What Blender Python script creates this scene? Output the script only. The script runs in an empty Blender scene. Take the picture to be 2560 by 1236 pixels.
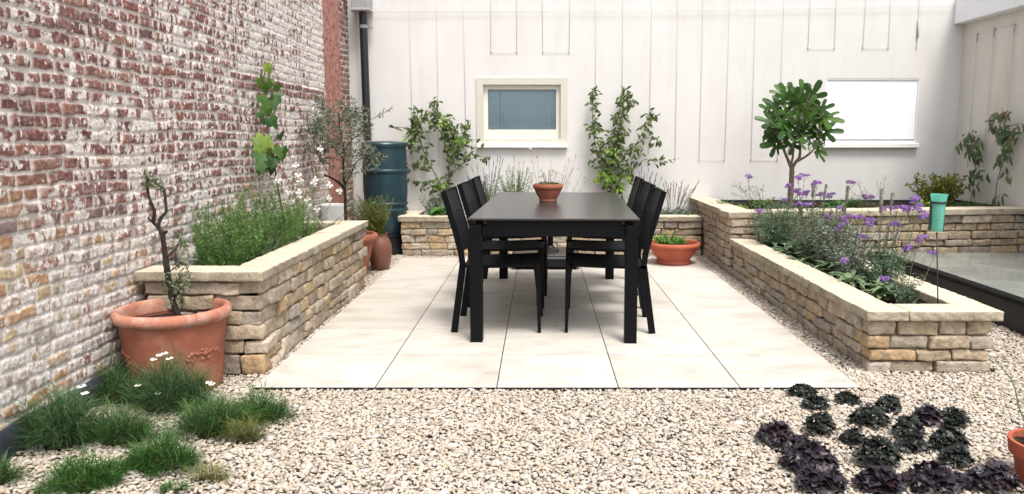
import bpy, math, random
import numpy as np
from mathutils import Vector, Matrix

# ------------------------------------------------------------------ camera, sky, sun, exposure
S = bpy.context.scene
COL = S.collection
F_PX, VX, CY, CAM_H = 1950.0, 1350.0, 618.0, 1.23
PITCH = math.atan(273 / F_PX)
cd = bpy.data.cameras.new("camera")
cam = bpy.data.objects.new("camera", cd)
COL.objects.link(cam)
cam.location = (0, 0, CAM_H)
cam.rotation_euler = (math.pi / 2 - PITCH, 0, 0)
cd.sensor_width = 36
cd.lens = 36 * F_PX / 2560
cd.shift_x = -(VX - 1280) / 2560
cd.clip_start, cd.clip_end = 0.05, 2000
S.camera = cam

SUN_ELEV, SUN_AZ = math.radians(64), math.radians(154)   # azimuth clockwise from +Y
W = bpy.data.worlds.new("World")
S.world = W
W.use_nodes = True
wn = W.node_tree
bg = wn.nodes["Background"]
sky = wn.nodes.new("ShaderNodeTexSky")
sky.sky_type = 'NISHITA'
sky.sun_disc = False
sky.sun_elevation = SUN_ELEV
sky.sun_rotation = SUN_AZ
sky.dust_density = 4.0
sky.ozone_density = 1.0
hs = wn.nodes.new("ShaderNodeHueSaturation")
hs.inputs["Saturation"].default_value = 0.22
wn.links.new(sky.outputs[0], hs.inputs["Color"])
wn.links.new(hs.outputs[0], bg.inputs["Color"])
bg.inputs["Strength"].default_value = 0.13
sl = bpy.data.lights.new("sun", 'SUN')
sl.energy = 1.5
sl.angle = math.radians(17)
sl.color = (1.0, 0.95, 0.88)
so = bpy.data.objects.new("sun", sl)
COL.objects.link(so)
sdir = Vector((math.sin(SUN_AZ) * math.cos(SUN_ELEV), math.cos(SUN_AZ) * math.cos(SUN_ELEV), math.sin(SUN_ELEV)))
so.rotation_euler = sdir.to_track_quat('Z', 'Y').to_euler()
so.location = sdir * 30
S.view_settings.view_transform = 'Standard'
S.view_settings.look = 'None'
S.view_settings.gamma = 1
S.view_settings.exposure = 1.08

# ------------------------------------------------------------------ points in the garden
def _ray(px, py):
    xc, yc = (px - VX) / F_PX, (CY - py) / F_PX
    return Vector((xc, math.cos(PITCH) + yc * math.sin(PITCH), -math.sin(PITCH) + yc * math.cos(PITCH)))
def PY(px, py, Y):
    r = _ray(px, py); t = Y / r.y
    return Vector((r.x * t, Y, CAM_H + r.z * t))
def PX(px, py, X):
    r = _ray(px, py); t = X / r.x
    return Vector((X, r.y * t, CAM_H + r.z * t))
def PZ(px, py, z):
    r = _ray(px, py); t = (z - CAM_H) / r.z
    return Vector((r.x * t, r.y * t, z))

# ------------------------------------------------------------------ tags
def tag(o, label, cat, group=None, kind=None):
    o["label"] = label
    o["category"] = cat
    if group: o["group"] = group
    if kind: o["kind"] = kind
    return o
def thing(name, label, cat, loc=(0, 0, 0), group=None):
    o = bpy.data.objects.new(name, None)
    COL.objects.link(o)
    o.empty_display_size = 0.1
    o.location = loc
    return tag(o, label, cat, group)
def origin(o):
    while o.parent: o = o.parent
    return Vector(o.location)

# ------------------------------------------------------------------ mesh builder
def perp(d):
    d = d.normalized()
    a = Vector((0, 0, 1)) if abs(d.z) < 0.9 else Vector((1, 0, 0))
    u = d.cross(a).normalized()
    return u, d.cross(u).normalized()

class MB:
    def __init__(s):
        s.v = []; s.f = []
    def box(s, c, d, rot=None):
        b = len(s.v); c = Vector(c)
        for x in (-.5, .5):
            for y in (-.5, .5):
                for z in (-.5, .5):
                    p = Vector((x * d[0], y * d[1], z * d[2]))
                    if rot is not None: p = rot @ p
                    s.v.append(tuple(c + p))
        s.f += [tuple(b + i for i in q) for q in ((0, 1, 3, 2), (4, 6, 7, 5), (0, 4, 5, 1), (2, 3, 7, 6), (0, 2, 6, 4), (1, 5, 7, 3))]
        return s
    def bar(s, a, b, w, h, up=(0, 0, 1)):
        a, b = Vector(a), Vector(b); d = (b - a).normalized(); up = Vector(up)
        x = d.cross(up).normalized(); z = x.cross(d)
        R = Matrix((x, d, z)).transposed()
        return s.box((a + b) / 2, (w, (b - a).length, h), R)
    def cbox(s, c, d, bev, rot=None):
        """box with chamfered edges"""
        n = (Vector(d) / 2)
        c = Vector(c); idx = {}
        b0 = len(s.v)
        for sx in (-1, 1):
            for sy in (-1, 1):
                for sz in (-1, 1):
                    for ax in range(3):
                        p = [sx * (n.x - bev), sy * (n.y - bev), sz * (n.z - bev)]
                        p[ax] = (sx, sy, sz)[ax] * n[ax]
                        p = Vector(p)
                        if rot is not None: p = rot @ p
                        idx[(sx, sy, sz, ax)] = len(s.v)
                        s.v.append(tuple(c + p))
        pr = (-1, 1)
        for ax in range(3):
            o1, o2 = [a for a in range(3) if a != ax]
            for sg in pr:
                q = []
                for (u, w) in ((-1, -1), (1, -1), (1, 1), (-1, 1)):
                    k = [0, 0, 0]; k[ax] = sg; k[o1] = u; k[o2] = w
                    q.append(idx[(k[0], k[1], k[2], ax)])
                s.f.append(tuple(q))
            for u in pr:
                for w in pr:
                    k1 = [0, 0, 0]; k2 = [0, 0, 0]
                    k1[ax] = -1; k2[ax] = 1
                    for k in (k1, k2): k[o1] = u; k[o2] = w
                    s.f.append((idx[(*k1, o1)], idx[(*k2, o1)], idx[(*k2, o2)], idx[(*k1, o2)]))
        for sx in pr:
            for sy in pr:
                for sz in pr:
                    s.f.append(tuple(idx[(sx, sy, sz, a)] for a in range(3)))
        return s
    def tube(s, pts, rad, n=6, caps=True):
        pts = [Vector(p) for p in pts]
        if not isinstance(rad, (list, tuple)): rad = [rad] * len(pts)
        b = len(s.v); u = None
        for i, p in enumerate(pts):
            d = (pts[min(i + 1, len(pts) - 1)] - pts[max(i - 1, 0)])
            if d.length < 1e-9: d = Vector((0, 0, 1))
            d.normalize()
            if u is None: u, w = perp(d)
            else:
                u = (u - d * u.dot(d))
                if u.length < 1e-6: u, _ = perp(d)
                u.normalize(); w = d.cross(u)
            for k in range(n):
                a = 2 * math.pi * k / n
                s.v.append(tuple(p + (u * math.cos(a) + w * math.sin(a)) * rad[i]))
        for i in range(len(pts) - 1):
            for k in range(n):
                k2 = (k + 1) % n
                s.f.append((b + i * n + k, b + i * n + k2, b + (i + 1) * n + k2, b + (i + 1) * n + k))
        if caps:
            s.f.append(tuple(b + k for k in range(n))[::-1])
            s.f.append(tuple(b + (len(pts) - 1) * n + k for k in range(n)))
        return s
    def lathe(s, c, prof, n=40, sx=1, sy=1, wob=None, caps=True):
        c = Vector(c); b = len(s.v)
        for (r, z) in prof:
            for k in range(n):
                a = 2 * math.pi * k / n
                q = wob(a, z) if wob else 1
                s.v.append((c.x + r * q * math.cos(a) * sx, c.y + r * q * math.sin(a) * sy, c.z + z))
        m = len(prof)
        for i in range(m - 1):
            for k in range(n):
                k2 = (k + 1) % n
                s.f.append((b + i * n + k, b + i * n + k2, b + (i + 1) * n + k2, b + (i + 1) * n + k))
        if caps and prof[0][0] > 1e-6: s.f.append(tuple(b + k for k in range(n))[::-1])
        if caps and prof[-1][0] > 1e-6: s.f.append(tuple(b + (m - 1) * n + k for k in range(n)))
        return s
    def leaf(s, p, d, n, L, Wd, fold=.25, droop=.15, wide=.45):
        p = Vector(p); d = Vector(d).normalized(); n = Vector(n)
        n = n - d * n.dot(d)
        if n.length < 1e-5: n, _ = perp(d)
        n.normalize(); sd = d.cross(n)
        b = len(s.v)
        m = p + d * L * wide
        e = p + d * L * .8 - n * droop * L * .5
        s.v += [tuple(p), tuple(m + sd * Wd / 2 + n * fold * Wd / 2), tuple(m), tuple(m - sd * Wd / 2 + n * fold * Wd / 2),
                tuple(e + sd * Wd * .3 + n * fold * Wd * .2), tuple(e), tuple(e - sd * Wd * .3 + n * fold * Wd * .2),
                tuple(p + d * L - n * droop * L)]
        s.f += [(b, b + 2, b + 1), (b, b + 3, b + 2), (b + 1, b + 2, b + 5, b + 4), (b + 2, b + 3, b + 6, b + 5),
                (b + 4, b + 5, b + 7), (b + 5, b + 6, b + 7)]
    def needle(s, p, d, L, Wd, rng):
        p = Vector(p); d = Vector(d).normalized(); u, w = perp(d)
        a = rng.random() * 6.28; sd = u * math.cos(a) + w * math.sin(a)
        b = len(s.v); m = p + d * L * .55
        s.v += [tuple(p), tuple(m + sd * Wd / 2), tuple(p + d * L), tuple(m - sd * Wd / 2)]
        s.f.append((b, b + 1, b + 2, b + 3))
    def blade(s, p, d, L, Wd, bend, rng, seg=3):
        p = Vector(p); d = Vector(d).normalized()
        hz = Vector((d.x, d.y, 0))
        if hz.length < .02: hz = Vector((rng.uniform(-1, 1), rng.uniform(-1, 1), 0))
        hz.normalize(); sd = Vector((-hz.y, hz.x, 0)); b = len(s.v)
        a = rng.uniform(-.7, .7); sd = (sd * math.cos(a) + hz * math.sin(a))
        for i in range(seg):
            t = i / seg
            q = p + d * L * t + (hz * .7 - Vector((0, 0, 1)) * .6) * bend * L * t * t
            wd = Wd * (1 - .45 * t)
            s.v += [tuple(q + sd * wd / 2), tuple(q - sd * wd / 2)]
        s.v.append(tuple(p + d * L + (hz * .7 - Vector((0, 0, 1)) * .6) * bend * L))
        for i in range(seg - 1):
            s.f.append((b + 2 * i, b + 2 * i + 1, b + 2 * i + 3, b + 2 * i + 2))
        s.f.append((b + 2 * seg - 2, b + 2 * seg - 1, b + 2 * seg))
    def outline_leaf(s, p, d, n, L, outline, curl, rng, ruff=0.0):
        """flat lobed leaf: outline is a list of (angle, radius); two rings around the petiole"""
        p = Vector(p); d = Vector(d).normalized(); n = Vector(n); n = n - d * n.dot(d)
        if n.length < 1e-5: n, _ = perp(d)
        n.normalize(); sd = d.cross(n); b = len(s.v)
        s.v.append(tuple(p))
        m = len(outline)
        for ring in (.55, 1.0):
            for i, (a, r) in enumerate(outline):
                rr = r * ring * L * (1 if ring == 1 else (.8 + .4 * (1 - r)))
                x, y = math.cos(a) * rr, math.sin(a) * rr
                z = -curl * (rr * rr) / L + abs(y) * .18 + ruff * L * math.sin(i * 2.1 + p.x * 50) * ring
                s.v.append(tuple(p + d * x + sd * y + n * z))
        for i in range(m - 1):
            s.f.append((b, b + 1 + i, b + 2 + i))
            s.f.append((b + 1 + i, b + 1 + m + i, b + 2 + m + i, b + 2 + i))
    def build(s, name, mat, parent=None, smooth=True, loc=None, auto=None):
        off = origin(parent) if parent else Vector(loc or (0, 0, 0))
        me = bpy.data.meshes.new(name)
        me.from_pydata([(v[0] - off.x, v[1] - off.y, v[2] - off.z) for v in s.v], [], s.f)
        me.materials.append(mat)
        if smooth:
            me.polygons.foreach_set("use_smooth", [True] * len(me.polygons))
            if auto is not None:
                me.set_sharp_from_angle(angle=math.radians(auto))
        me.update()
        o = bpy.data.objects.new(name, me)
        COL.objects.link(o)
        if parent: o.parent = parent
        else: o.location = off
        return o

# ------------------------------------------------------------------ materials
def new_mat(name):
    m = bpy.data.materials.new(name); m.use_nodes = True
    nt = m.node_tree
    return m, nt, nt.nodes, nt.links, nt.nodes["Principled BSDF"]
def ramp(nodes, cols, pos=None, interp='LINEAR'):
    r = nodes.new("ShaderNodeValToRGB"); r.color_ramp.interpolation = interp
    e = r.color_ramp.elements
    n = len(cols)
    while len(e) < n: e.new(.5)
    for i, c in enumerate(cols):
        e[i].position = pos[i] if pos else (i / max(1, n - 1))
        e[i].color = (*c[:3], 1)
    return r
def noise(nodes, links, vec, scale, detail=4, rough=.55, dist=0):
    t = nodes.new("ShaderNodeTexNoise")
    t.inputs["Scale"].default_value = scale; t.inputs["Detail"].default_value = detail
    t.inputs["Roughness"].default_value = rough; t.inputs["Distortion"].default_value = dist
    links.new(vec, t.inputs["Vector"])
    return t
def mixrgb(nodes, links, a, b, fac, mode='MIX'):
    m = nodes.new("ShaderNodeMix"); m.data_type = 'RGBA'; m.blend_type = mode
    for sock, v in ((m.inputs[6], a), (m.inputs[7], b), (m.inputs[0], fac)):
        if hasattr(v, "links"): links.new(v, sock)
        elif isinstance(v, (int, float)): sock.default_value = v
        else: sock.default_value = (*v[:3], 1)
    return m.outputs[2]
def pmat(name, cols, rough=.6, nscale=12, namt=.25, bscale=60, bstr=.2, spec=.4, metal=0, transl=0, dark=(0, 0, 0), coat=0, stain=None, bdist=.004, stretch=None):
    """cols: one colour, or several picked at random for each loose piece of the mesh"""
    m, nt, N, L, B = new_mat(name)
    tc = N.new("ShaderNodeTexCoord").outputs["Object"]
    if isinstance(cols[0], (int, float)): cols = [cols]
    if len(cols) > 1:
        g = N.new("ShaderNodeNewGeometry")
        r = ramp(N, cols); L.new(g.outputs["Random Per Island"], r.inputs[0]); base = r.outputs[0]
    else:
        q = N.new("ShaderNodeRGB"); q.outputs[0].default_value = (*cols[0], 1); base = q.outputs[0]
    if namt:
        nz = noise(N, L, tc, nscale, 5, .6)
        mr = N.new("ShaderNodeMapRange"); L.new(nz.outputs[0], mr.inputs[0])
        mr.inputs[1].default_value = .3; mr.inputs[2].default_value = .7
        mr.inputs[3].default_value = 1 - namt; mr.inputs[4].default_value = 1 + namt
        base = mixrgb(N, L, base, mr.outputs[0], 1.0, 'MULTIPLY')
    if stain:   # (colour, scale, low, high)
        tv = tc
        if stretch:
            mpn = N.new('ShaderNodeMapping'); mpn.inputs['Scale'].default_value = stretch; L.new(tc, mpn.inputs[0]); tv = mpn.outputs[0]
        nz2 = noise(N, L, tv, stain[1], 6, .65, .3)
        mr2 = N.new("ShaderNodeMapRange"); L.new(nz2.outputs[0], mr2.inputs[0])
        mr2.inputs[1].default_value = stain[2]; mr2.inputs[2].default_value = stain[3]
        base = mixrgb(N, L, base, stain[0], mr2.outputs[0])
    L.new(base, B.inputs["Base Color"])
    B.inputs["Roughness"].default_value = rough
    B.inputs["Metallic"].default_value = metal
    B.inputs["Specular IOR Level"].default_value = spec
    if coat: B.inputs["Coat Weight"].default_value = coat
    if bstr:
        nb = noise(N, L, tc, bscale, 6, .65)
        bp = N.new("ShaderNodeBump"); bp.inputs["Strength"].default_value = bstr; bp.inputs["Distance"].default_value = bdist
        L.new(nb.outputs[0], bp.inputs["Height"]); L.new(bp.outputs[0], B.inputs["Normal"])
    if transl:
        out = N["Material Output"]
        t = N.new("ShaderNodeBsdfTranslucent"); L.new(base, t.inputs[0])
        ms = N.new("ShaderNodeMixShader"); ms.inputs[0].default_value = transl
        L.new(B.outputs[0], ms.inputs[1]); L.new(t.outputs[0], ms.inputs[2]); L.new(ms.outputs[0], out.inputs[0])
    return m
def leafmat(name, cols, rough=.5, transl=.3, spec=.35):
    k = 1.0 if max(cols[0]) > .2 or max(cols[0]) < .018 else 1.3
    return pmat(name, [tuple(c * k for c in q) for q in cols], rough, 30, .18, 1, 0, spec, 0, transl)

M = {}
M['render'] = pmat("white_render", (.655, .64, .625), .85, 1.4, .04, 140, .5, .2, stain=((.595, .57, .55), 3.0, .50, .85), bdist=.003, stretch=(1.6, 1, .35))
M['cream_render'] = pmat("cream_render", (.64, .61, .55), .85, 1.6, .04, 140, .5, .2, stain=((.50, .46, .39), 2.4, .50, .85), bdist=.003, stretch=(1, 1.5, .35))
M['fascia'] = pmat("fascia_white", (.84, .85, .86), .6, 2, .03, 90, .1)
M['slab'] = None
M['coping'] = pmat("sandstone_coping", [(.55, .47, .36), (.62, .53, .41), (.58, .52, .42)], .85, 9, .12, 70, .6, .2, stain=((.40, .34, .26), 7, .55, .75))
M['coping_edge'] = pmat('riven_sandstone_edge', [(.36, .31, .235), (.43, .37, .28), (.39, .35, .28)], .9, 14, .25, 45, 1.0, .15, stain=((.24, .19, .13), 10, .52, .75), bdist=.01)
M['masonry'] = pmat("sandstone_rubble", [(.30, .235, .16), (.42, .34, .24), (.32, .28, .235), (.48, .395, .28), (.40, .27, .145), (.44, .37, .285), (.25, .20, .155), (.54, .46, .35), (.36, .31, .26), (.40, .31, .205)],
                    .9, 22, .32, 45, 1.0, .15, stain=((.20, .155, .11), 13, .54, .75), bdist=.012)
M['mortar'] = pmat("earth_mortar", (.29, .23, .165), .95, 20, .3, 80, .6, .1)
M['soil'] = pmat("dark_soil", (.045, .032, .024), .95, 25, .5, 40, 1.0, .1, bdist=.02)
M['black_liner'] = pmat("black_membrane", (.018, .019, .022), .5, 8, .3, 20, .3, .4)
M['slate_liner'] = pmat("bitumen_membrane", (.030, .036, .045), .5, 10, .3, 18, .3, .4)
M['black_metal'] = pmat("black_powder_coat", (.0035, .0037, .005), .5, 60, .12, 400, .12, .12)
M['tabletop'] = pmat("dark_ceramic_top", (.034, .030, .033), .24, 40, .12, 500, .06, .6)
M['sling'] = None
M['terracotta'] = pmat("terracotta", (.30, .105, .066), .82, 7, .22, 60, .3, .2, stain=((.42, .22, .155), 5, .5, .78))
M['terracotta_worn'] = pmat("terracotta_rim", (.40, .165, .11), .85, 10, .22, 60, .4, .2, stain=((.56, .38, .30), 8, .44, .68))
M['terracotta_red'] = pmat("terracotta_red", (.40, .10, .055), .7, 9, .15, 60, .2, .3)
M['brown_glaze'] = pmat("brown_stoneware", (.16, .065, .045), .5, 9, .2, 40, .2, .4)
M['butt'] = pmat("green_black_plastic", (.009, .034, .045), .36, 5, .12, 90, .08, .5)
M['black_plastic'] = pmat("black_plastic", (.008, .009, .011), .5, 9, .2, 60, .1, .4)
M['zinc'] = pmat("grey_zinc", (.30, .31, .32), .5, 8, .15, 40, .05, .5)
M['pipe'] = pmat("black_pipe", (.012, .013, .016), .35, 8, .2, 40, .05, .5)
M['wire'] = pmat("steel_wire", (.58, .57, .57), .5, 8, .1, 10, 0, .5)
M['hook'] = pmat("wire_hook", (.40, .40, .40), .5, 8, .1, 10, 0, .5)
M['cream_paint'] = pmat("cream_paint", (.70, .685, .61), .45, 6, .04, 60, .05, .4)
M['cream_casing'] = pmat("cream_casing", (.56, .545, .475), .5, 6, .05, 60, .05, .4)
M['white_paint'] = pmat("white_paint", (.82, .82, .80), .5, 6, .03, 60, .05, .4)
M['screen'] = pmat("white_screen", (.90, .935, .955), .5, 3, .01, 60, .0, .5)
M['blind'] = pmat("blue_grey_blind", [(.58, .73, .80), (.62, .77, .84)], .6, 3, .06, 60, .02, .3)
M['bark'] = pmat("dark_bark", (.035, .026, .022), .9, 30, .4, 50, .8, .2)
M['fig_bark'] = pmat("grey_brown_bark", (.17, .125, .10), .9, 25, .3, 50, .6, .2)
M['stem'] = pmat("green_stem", (.10, .12, .045), .7, 30, .3, 10, 0, .3)
M['dry_stem'] = pmat("tan_stem", (.25, .19, .12), .8, 30, .3, 10, 0, .2)
M['vine_stem'] = pmat("vine_stem", (.11, .075, .05), .8, 30, .3, 10, 0, .2)
M['white_petal'] = leafmat("white_petals", [(.80, .80, .76), (.85, .84, .82)], .6, .25)
M['purple'] = leafmat("purple_petals", [(.26, .13, .40), (.33, .17, .47), (.20, .09, .33), (.40, .25, .52)], .6, .2)
M['plum'] = leafmat("faded_purple_petals", [(.16, .09, .20), (.22, .12, .28), (.13, .085, .13)], .6, .2)
M['lavender'] = leafmat("lavender_petals", [(.22, .20, .36), (.30, .27, .44), (.26, .25, .34)], .6, .2)
M['faded'] = leafmat("faded_lavender", [(.24, .17, .13), (.30, .22, .17), (.20, .15, .14)], .8, .1)
M['grey_spike'] = leafmat("woolly_grey", [(.30, .30, .27), (.36, .36, .33), (.26, .23, .27)], .8, .1)
M['glossy'] = leafmat("jasmine_leaves", [(.030, .052, .014), (.05, .085, .02), (.075, .112, .026), (.043, .065, .018), (.105, .13, .04), (.035, .056, .026)], .4)
M['glossy_young'] = leafmat("jasmine_young", [(.13, .22, .03), (.17, .27, .04), (.09, .17, .02)], .45)  # brighter yellow-green colour of the young leaves
M['fig'] = leafmat("fig_leaves", [(.022, .056, .012), (.035, .085, .016), (.058, .118, .022), (.019, .047, .013)], .4, .22)
M['vine'] = leafmat("vine_leaves", [(.025, .066, .013), (.04, .095, .016), (.065, .135, .022), (.02, .05, .013)], .45, .25)
M['olive'] = leafmat("olive_leaves", [(.085, .10, .06), (.12, .135, .09), (.16, .175, .125), (.06, .075, .045)], .5, .15)
M['rosemary'] = leafmat("rosemary_leaves", [(.04, .10, .02), (.06, .145, .025), (.095, .19, .035), (.045, .11, .026), (.12, .18, .045)], .5, .25)
M['dianthus'] = leafmat("grassy_leaves", [(.026, .07, .018), (.043, .10, .024), (.068, .132, .03), (.022, .056, .02)], .55, .2)
M['dianthus_b'] = leafmat("bluish_grassy_leaves", [(.036, .078, .032), (.055, .112, .038), (.085, .148, .055), (.028, .065, .026)], .55, .2)
M['moss'] = leafmat("bright_tuft_leaves", [(.020, .070, .012), (.035, .10, .017), (.052, .128, .022)], .55, .25)
M['yellow_tuft'] = leafmat("yellowing_leaves", [(.10, .12, .03), (.14, .13, .04), (.07, .10, .03)], .55, .2)
M['silver'] = leafmat("silver_leaves", [(.20, .235, .20), (.26, .29, .25), (.15, .185, .14)], .7, .15)
M['grey_green'] = leafmat("grey_green_leaves", [(.085, .12, .085), (.12, .155, .11), (.065, .095, .065)], .65, .2)
M['teal'] = leafmat("blue_green_leaves", [(.07, .125, .075), (.10, .165, .10), (.06, .105, .065), (.13, .19, .13)], .65, .2)
M['sage'] = leafmat("soft_green_leaves", [(.10, .155, .07), (.15, .21, .11), (.08, .13, .06), (.19, .24, .16)], .6, .25)
M['broad'] = leafmat("broad_green_leaves", [(.045, .115, .025), (.07, .16, .035), (.09, .19, .05)], .5, .3)
M['lime'] = leafmat("lime_leaves", [(.17, .27, .035), (.22, .31, .05), (.12, .22, .03)], .5, .3)
M['shrub_yellow'] = leafmat("yellow_green_leaves", [(.11, .14, .022), (.20, .19, .035), (.08, .11, .018), (.05, .075, .016), (.27, .23, .055)], .5, .25)
M['heuchera_green'] = leafmat("black_green_leaves", [(.006, .009, .008), (.010, .015, .011), (.005, .006, .007), (.014, .020, .013), (.024, .030, .023)], .45, .08, .4)
M['heuchera_plum'] = leafmat("black_purple_leaves", [(.012, .009, .014), (.019, .014, .023), (.009, .0075, .010), (.030, .014, .018), (.055, .045, .065)], .42, .08, .45)
M['akebia'] = leafmat("drooping_leaves", [(.045, .085, .028), (.065, .11, .04), (.09, .13, .055), (.05, .075, .04)], .5, .2)
M['akebia_brown'] = leafmat("browning_leaves", [(.12, .085, .045), (.09, .075, .035), (.15, .115, .075)], .6, .2)
M['red_leaf'] = leafmat("russet_leaves", [(.16, .06, .03), (.10, .05, .03), (.07, .09, .03)], .5, .2)

def sling_mat():
    m, nt, N, L, B = new_mat("black_mesh_sling")
    tc = N.new("ShaderNodeTexCoord").outputs["Object"]
    w = N.new("ShaderNodeTexWave"); w.inputs["Scale"].default_value = 260; w.bands_direction = 'Z'
    L.new(tc, w.inputs[0])
    bp = N.new("ShaderNodeBump"); bp.inputs["Strength"].default_value = .25; bp.inputs["Distance"].default_value = .001
    L.new(w.outputs[1], bp.inputs["Height"]); L.new(bp.outputs[0], B.inputs["Normal"])
    B.inputs["Base Color"].default_value = (.012, .013, .016, 1); B.inputs["Roughness"].default_value = .6; B.inputs["Specular IOR Level"].default_value = .14
    return m
M['sling'] = sling_mat()

def slab_mat():
    m, nt, N, L, B = new_mat("beige_porcelain_paving")
    tc = N.new("ShaderNodeTexCoord").outputs["Object"]
    g = N.new("ShaderNodeNewGeometry")
    r = ramp(N, [(.485, .45, .40), (.555, .525, .475), (.52, .485, .435), (.57, .545, .50)]); L.new(g.outputs["Random Per Island"], r.inputs[0])
    # long cloudy veins, shifted from slab to slab
    mp = N.new("ShaderNodeMapping"); mp.inputs["Scale"].default_value = (1.0, 1.7, 1)
    L.new(tc, mp.inputs[0])
    cv = N.new("ShaderNodeVectorMath"); cv.operation = 'SCALE'
    cm = N.new("ShaderNodeCombineXYZ"); L.new(g.outputs["Random Per Island"], cm.inputs[0]); L.new(g.outputs["Random Per Island"], cm.inputs[2])
    L.new(cm.outputs[0], cv.inputs[0]); cv.inputs[3].default_value = 37
    ad = N.new("ShaderNodeVectorMath"); L.new(mp.outputs[0], ad.inputs[0]); L.new(cv.outputs[0], ad.inputs[1])
    n1 = noise(N, L, ad.outputs[0], 3.2, 9, .66, .35)
    r1 = ramp(N, [(.50, .44, .385), (.80, .765, .72), (1.02, 1.01, 1.0), (1.05, 1.05, 1.05)], [.33, .45, .56, .75]); L.new(n1.outputs[0], r1.inputs[0])
    c = mixrgb(N, L, r.outputs[0], r1.outputs[0], .42, 'MULTIPLY')
    n2 = noise(N, L, ad.outputs[0], 8, 9, .75, .6)
    r2 = ramp(N, [(.55, .48, .41), (1, 1, 1), (1, 1, 1)], [.32, .41, 1]); L.new(n2.outputs[0], r2.inputs[0])
    c = mixrgb(N, L, c, r2.outputs[0], .5, 'MULTIPLY')
    L.new(c, B.inputs["Base Color"])
    n3 = noise(N, L, tc, 90, 5, .6)
    rr = N.new("ShaderNodeMapRange"); L.new(n1.outputs[0], rr.inputs[0]); rr.inputs[3].default_value = .42; rr.inputs[4].default_value = .62
    L.new(rr.outputs[0], B.inputs["Roughness"])
    B.inputs["Specular IOR Level"].default_value = .35
    bp = N.new("ShaderNodeBump"); bp.inputs["Strength"].default_value = .12; bp.inputs["Distance"].default_value = .003
    L.new(n3.outputs[0], bp.inputs["Height"]); L.new(bp.outputs[0], B.inputs["Normal"])
    return m
M['slab'] = slab_mat()

def gravel_mat(island=True):
    m, nt, N, L, B = new_mat("pale_flint_pebbles" if island else "gravel_bed")
    tc = N.new("ShaderNodeTexCoord").outputs["Object"]
    cols = [(.46, .395, .32), (.51, .455, .39), (.40, .325, .25), (.55, .50, .435), (.33, .265, .205), (.49, .42, .345), (.42, .335, .24), (.53, .48, .415), (.30, .255, .215), (.46, .415, .365), (.57, .53, .475)]
    if island:
        g = N.new("ShaderNodeNewGeometry")
        r = ramp(N, cols); L.new(g.outputs["Random Per Island"], r.inputs[0])
        nz = noise(N, L, tc, 90, 4, .6)
        mr = N.new("ShaderNodeMapRange"); L.new(nz.outputs[0], mr.inputs[0]); mr.inputs[1].default_value = .3; mr.inputs[2].default_value = .7
        mr.inputs[3].default_value = .78; mr.inputs[4].default_value = 1.15
        c = mixrgb(N, L, r.outputs[0], mr.outputs[0], 1, 'MULTIPLY')
        L.new(c, B.inputs["Base Color"])
        B.inputs["Roughness"].default_value = .65
    else:
        v = N.new("ShaderNodeTexVoronoi"); v.inputs["Scale"].default_value = 60; L.new(tc, v.inputs[0])
        r = ramp(N, cols); sx = N.new("ShaderNodeSeparateColor"); L.new(v.outputs["Color"], sx.inputs[0]); L.new(sx.outputs[0], r.inputs[0])
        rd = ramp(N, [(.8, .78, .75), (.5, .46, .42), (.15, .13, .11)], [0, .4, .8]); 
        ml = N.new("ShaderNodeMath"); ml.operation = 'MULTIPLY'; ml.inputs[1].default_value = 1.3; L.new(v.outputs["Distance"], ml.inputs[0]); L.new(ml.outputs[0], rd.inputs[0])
        c = mixrgb(N, L, r.outputs[0], rd.outputs[0], .8, 'MULTIPLY'); L.new(c, B.inputs["Base Color"])  # distance ramp paints the shade between the stones into the colour
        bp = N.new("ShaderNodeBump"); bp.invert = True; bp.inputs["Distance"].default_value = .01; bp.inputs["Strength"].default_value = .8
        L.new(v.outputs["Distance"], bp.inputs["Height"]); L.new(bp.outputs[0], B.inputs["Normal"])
        B.inputs["Roughness"].default_value = .75
    return m
M['pebble'] = gravel_mat(True)
M['gravel'] = gravel_mat(False)

def glass_mat(name, tint, rough, alpha):
    m, nt, N, L, B = new_mat(name)
    out = N["Material Output"]
    gl = N.new("ShaderNodeBsdfGlossy"); gl.inputs["Roughness"].default_value = rough
    tr = N.new("ShaderNodeBsdfTransparent"); tr.inputs[0].default_value = (*tint, 1)
    lw = N.new("ShaderNodeFresnel"); lw.inputs[0].default_value = 1.5
    ms = N.new("ShaderNodeMixShader"); L.new(lw.outputs[0], ms.inputs[0]); L.new(tr.outputs[0], ms.inputs[1]); L.new(gl.outputs[0], ms.inputs[2])
    L.new(ms.outputs[0], out.inputs[0])
    return m
M['glass'] = glass_mat("window_glass", (.93, .96, .97), .02, .1)
M['gauge'] = pmat("mint_plastic", (.30, .72, .62), .25, 5, .05, 10, 0, .5, 0, .5)
def clear_plastic():
    m = M['gauge']; N, L = m.node_tree.nodes, m.node_tree.links
    out = N["Material Output"]; src = out.inputs[0].links[0].from_socket
    t = N.new("ShaderNodeBsdfTransparent"); t.inputs[0].default_value = (.62, .95, .88, 1)
    ms = N.new("ShaderNodeMixShader"); ms.inputs[0].default_value = .35
    L.new(src, ms.inputs[1]); L.new(t.outputs[0], ms.inputs[2]); L.new(ms.outputs[0], out.inputs[0])
clear_plastic()
M['gauge_dark'] = pmat("dark_plastic", (.012, .03, .03), .4, 5, .05, 10, 0, .5)
M['gauge_mark'] = pmat("pale_scale_print", (.45, .75, .68), .5, 5, .02, 10, 0, .4)
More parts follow.
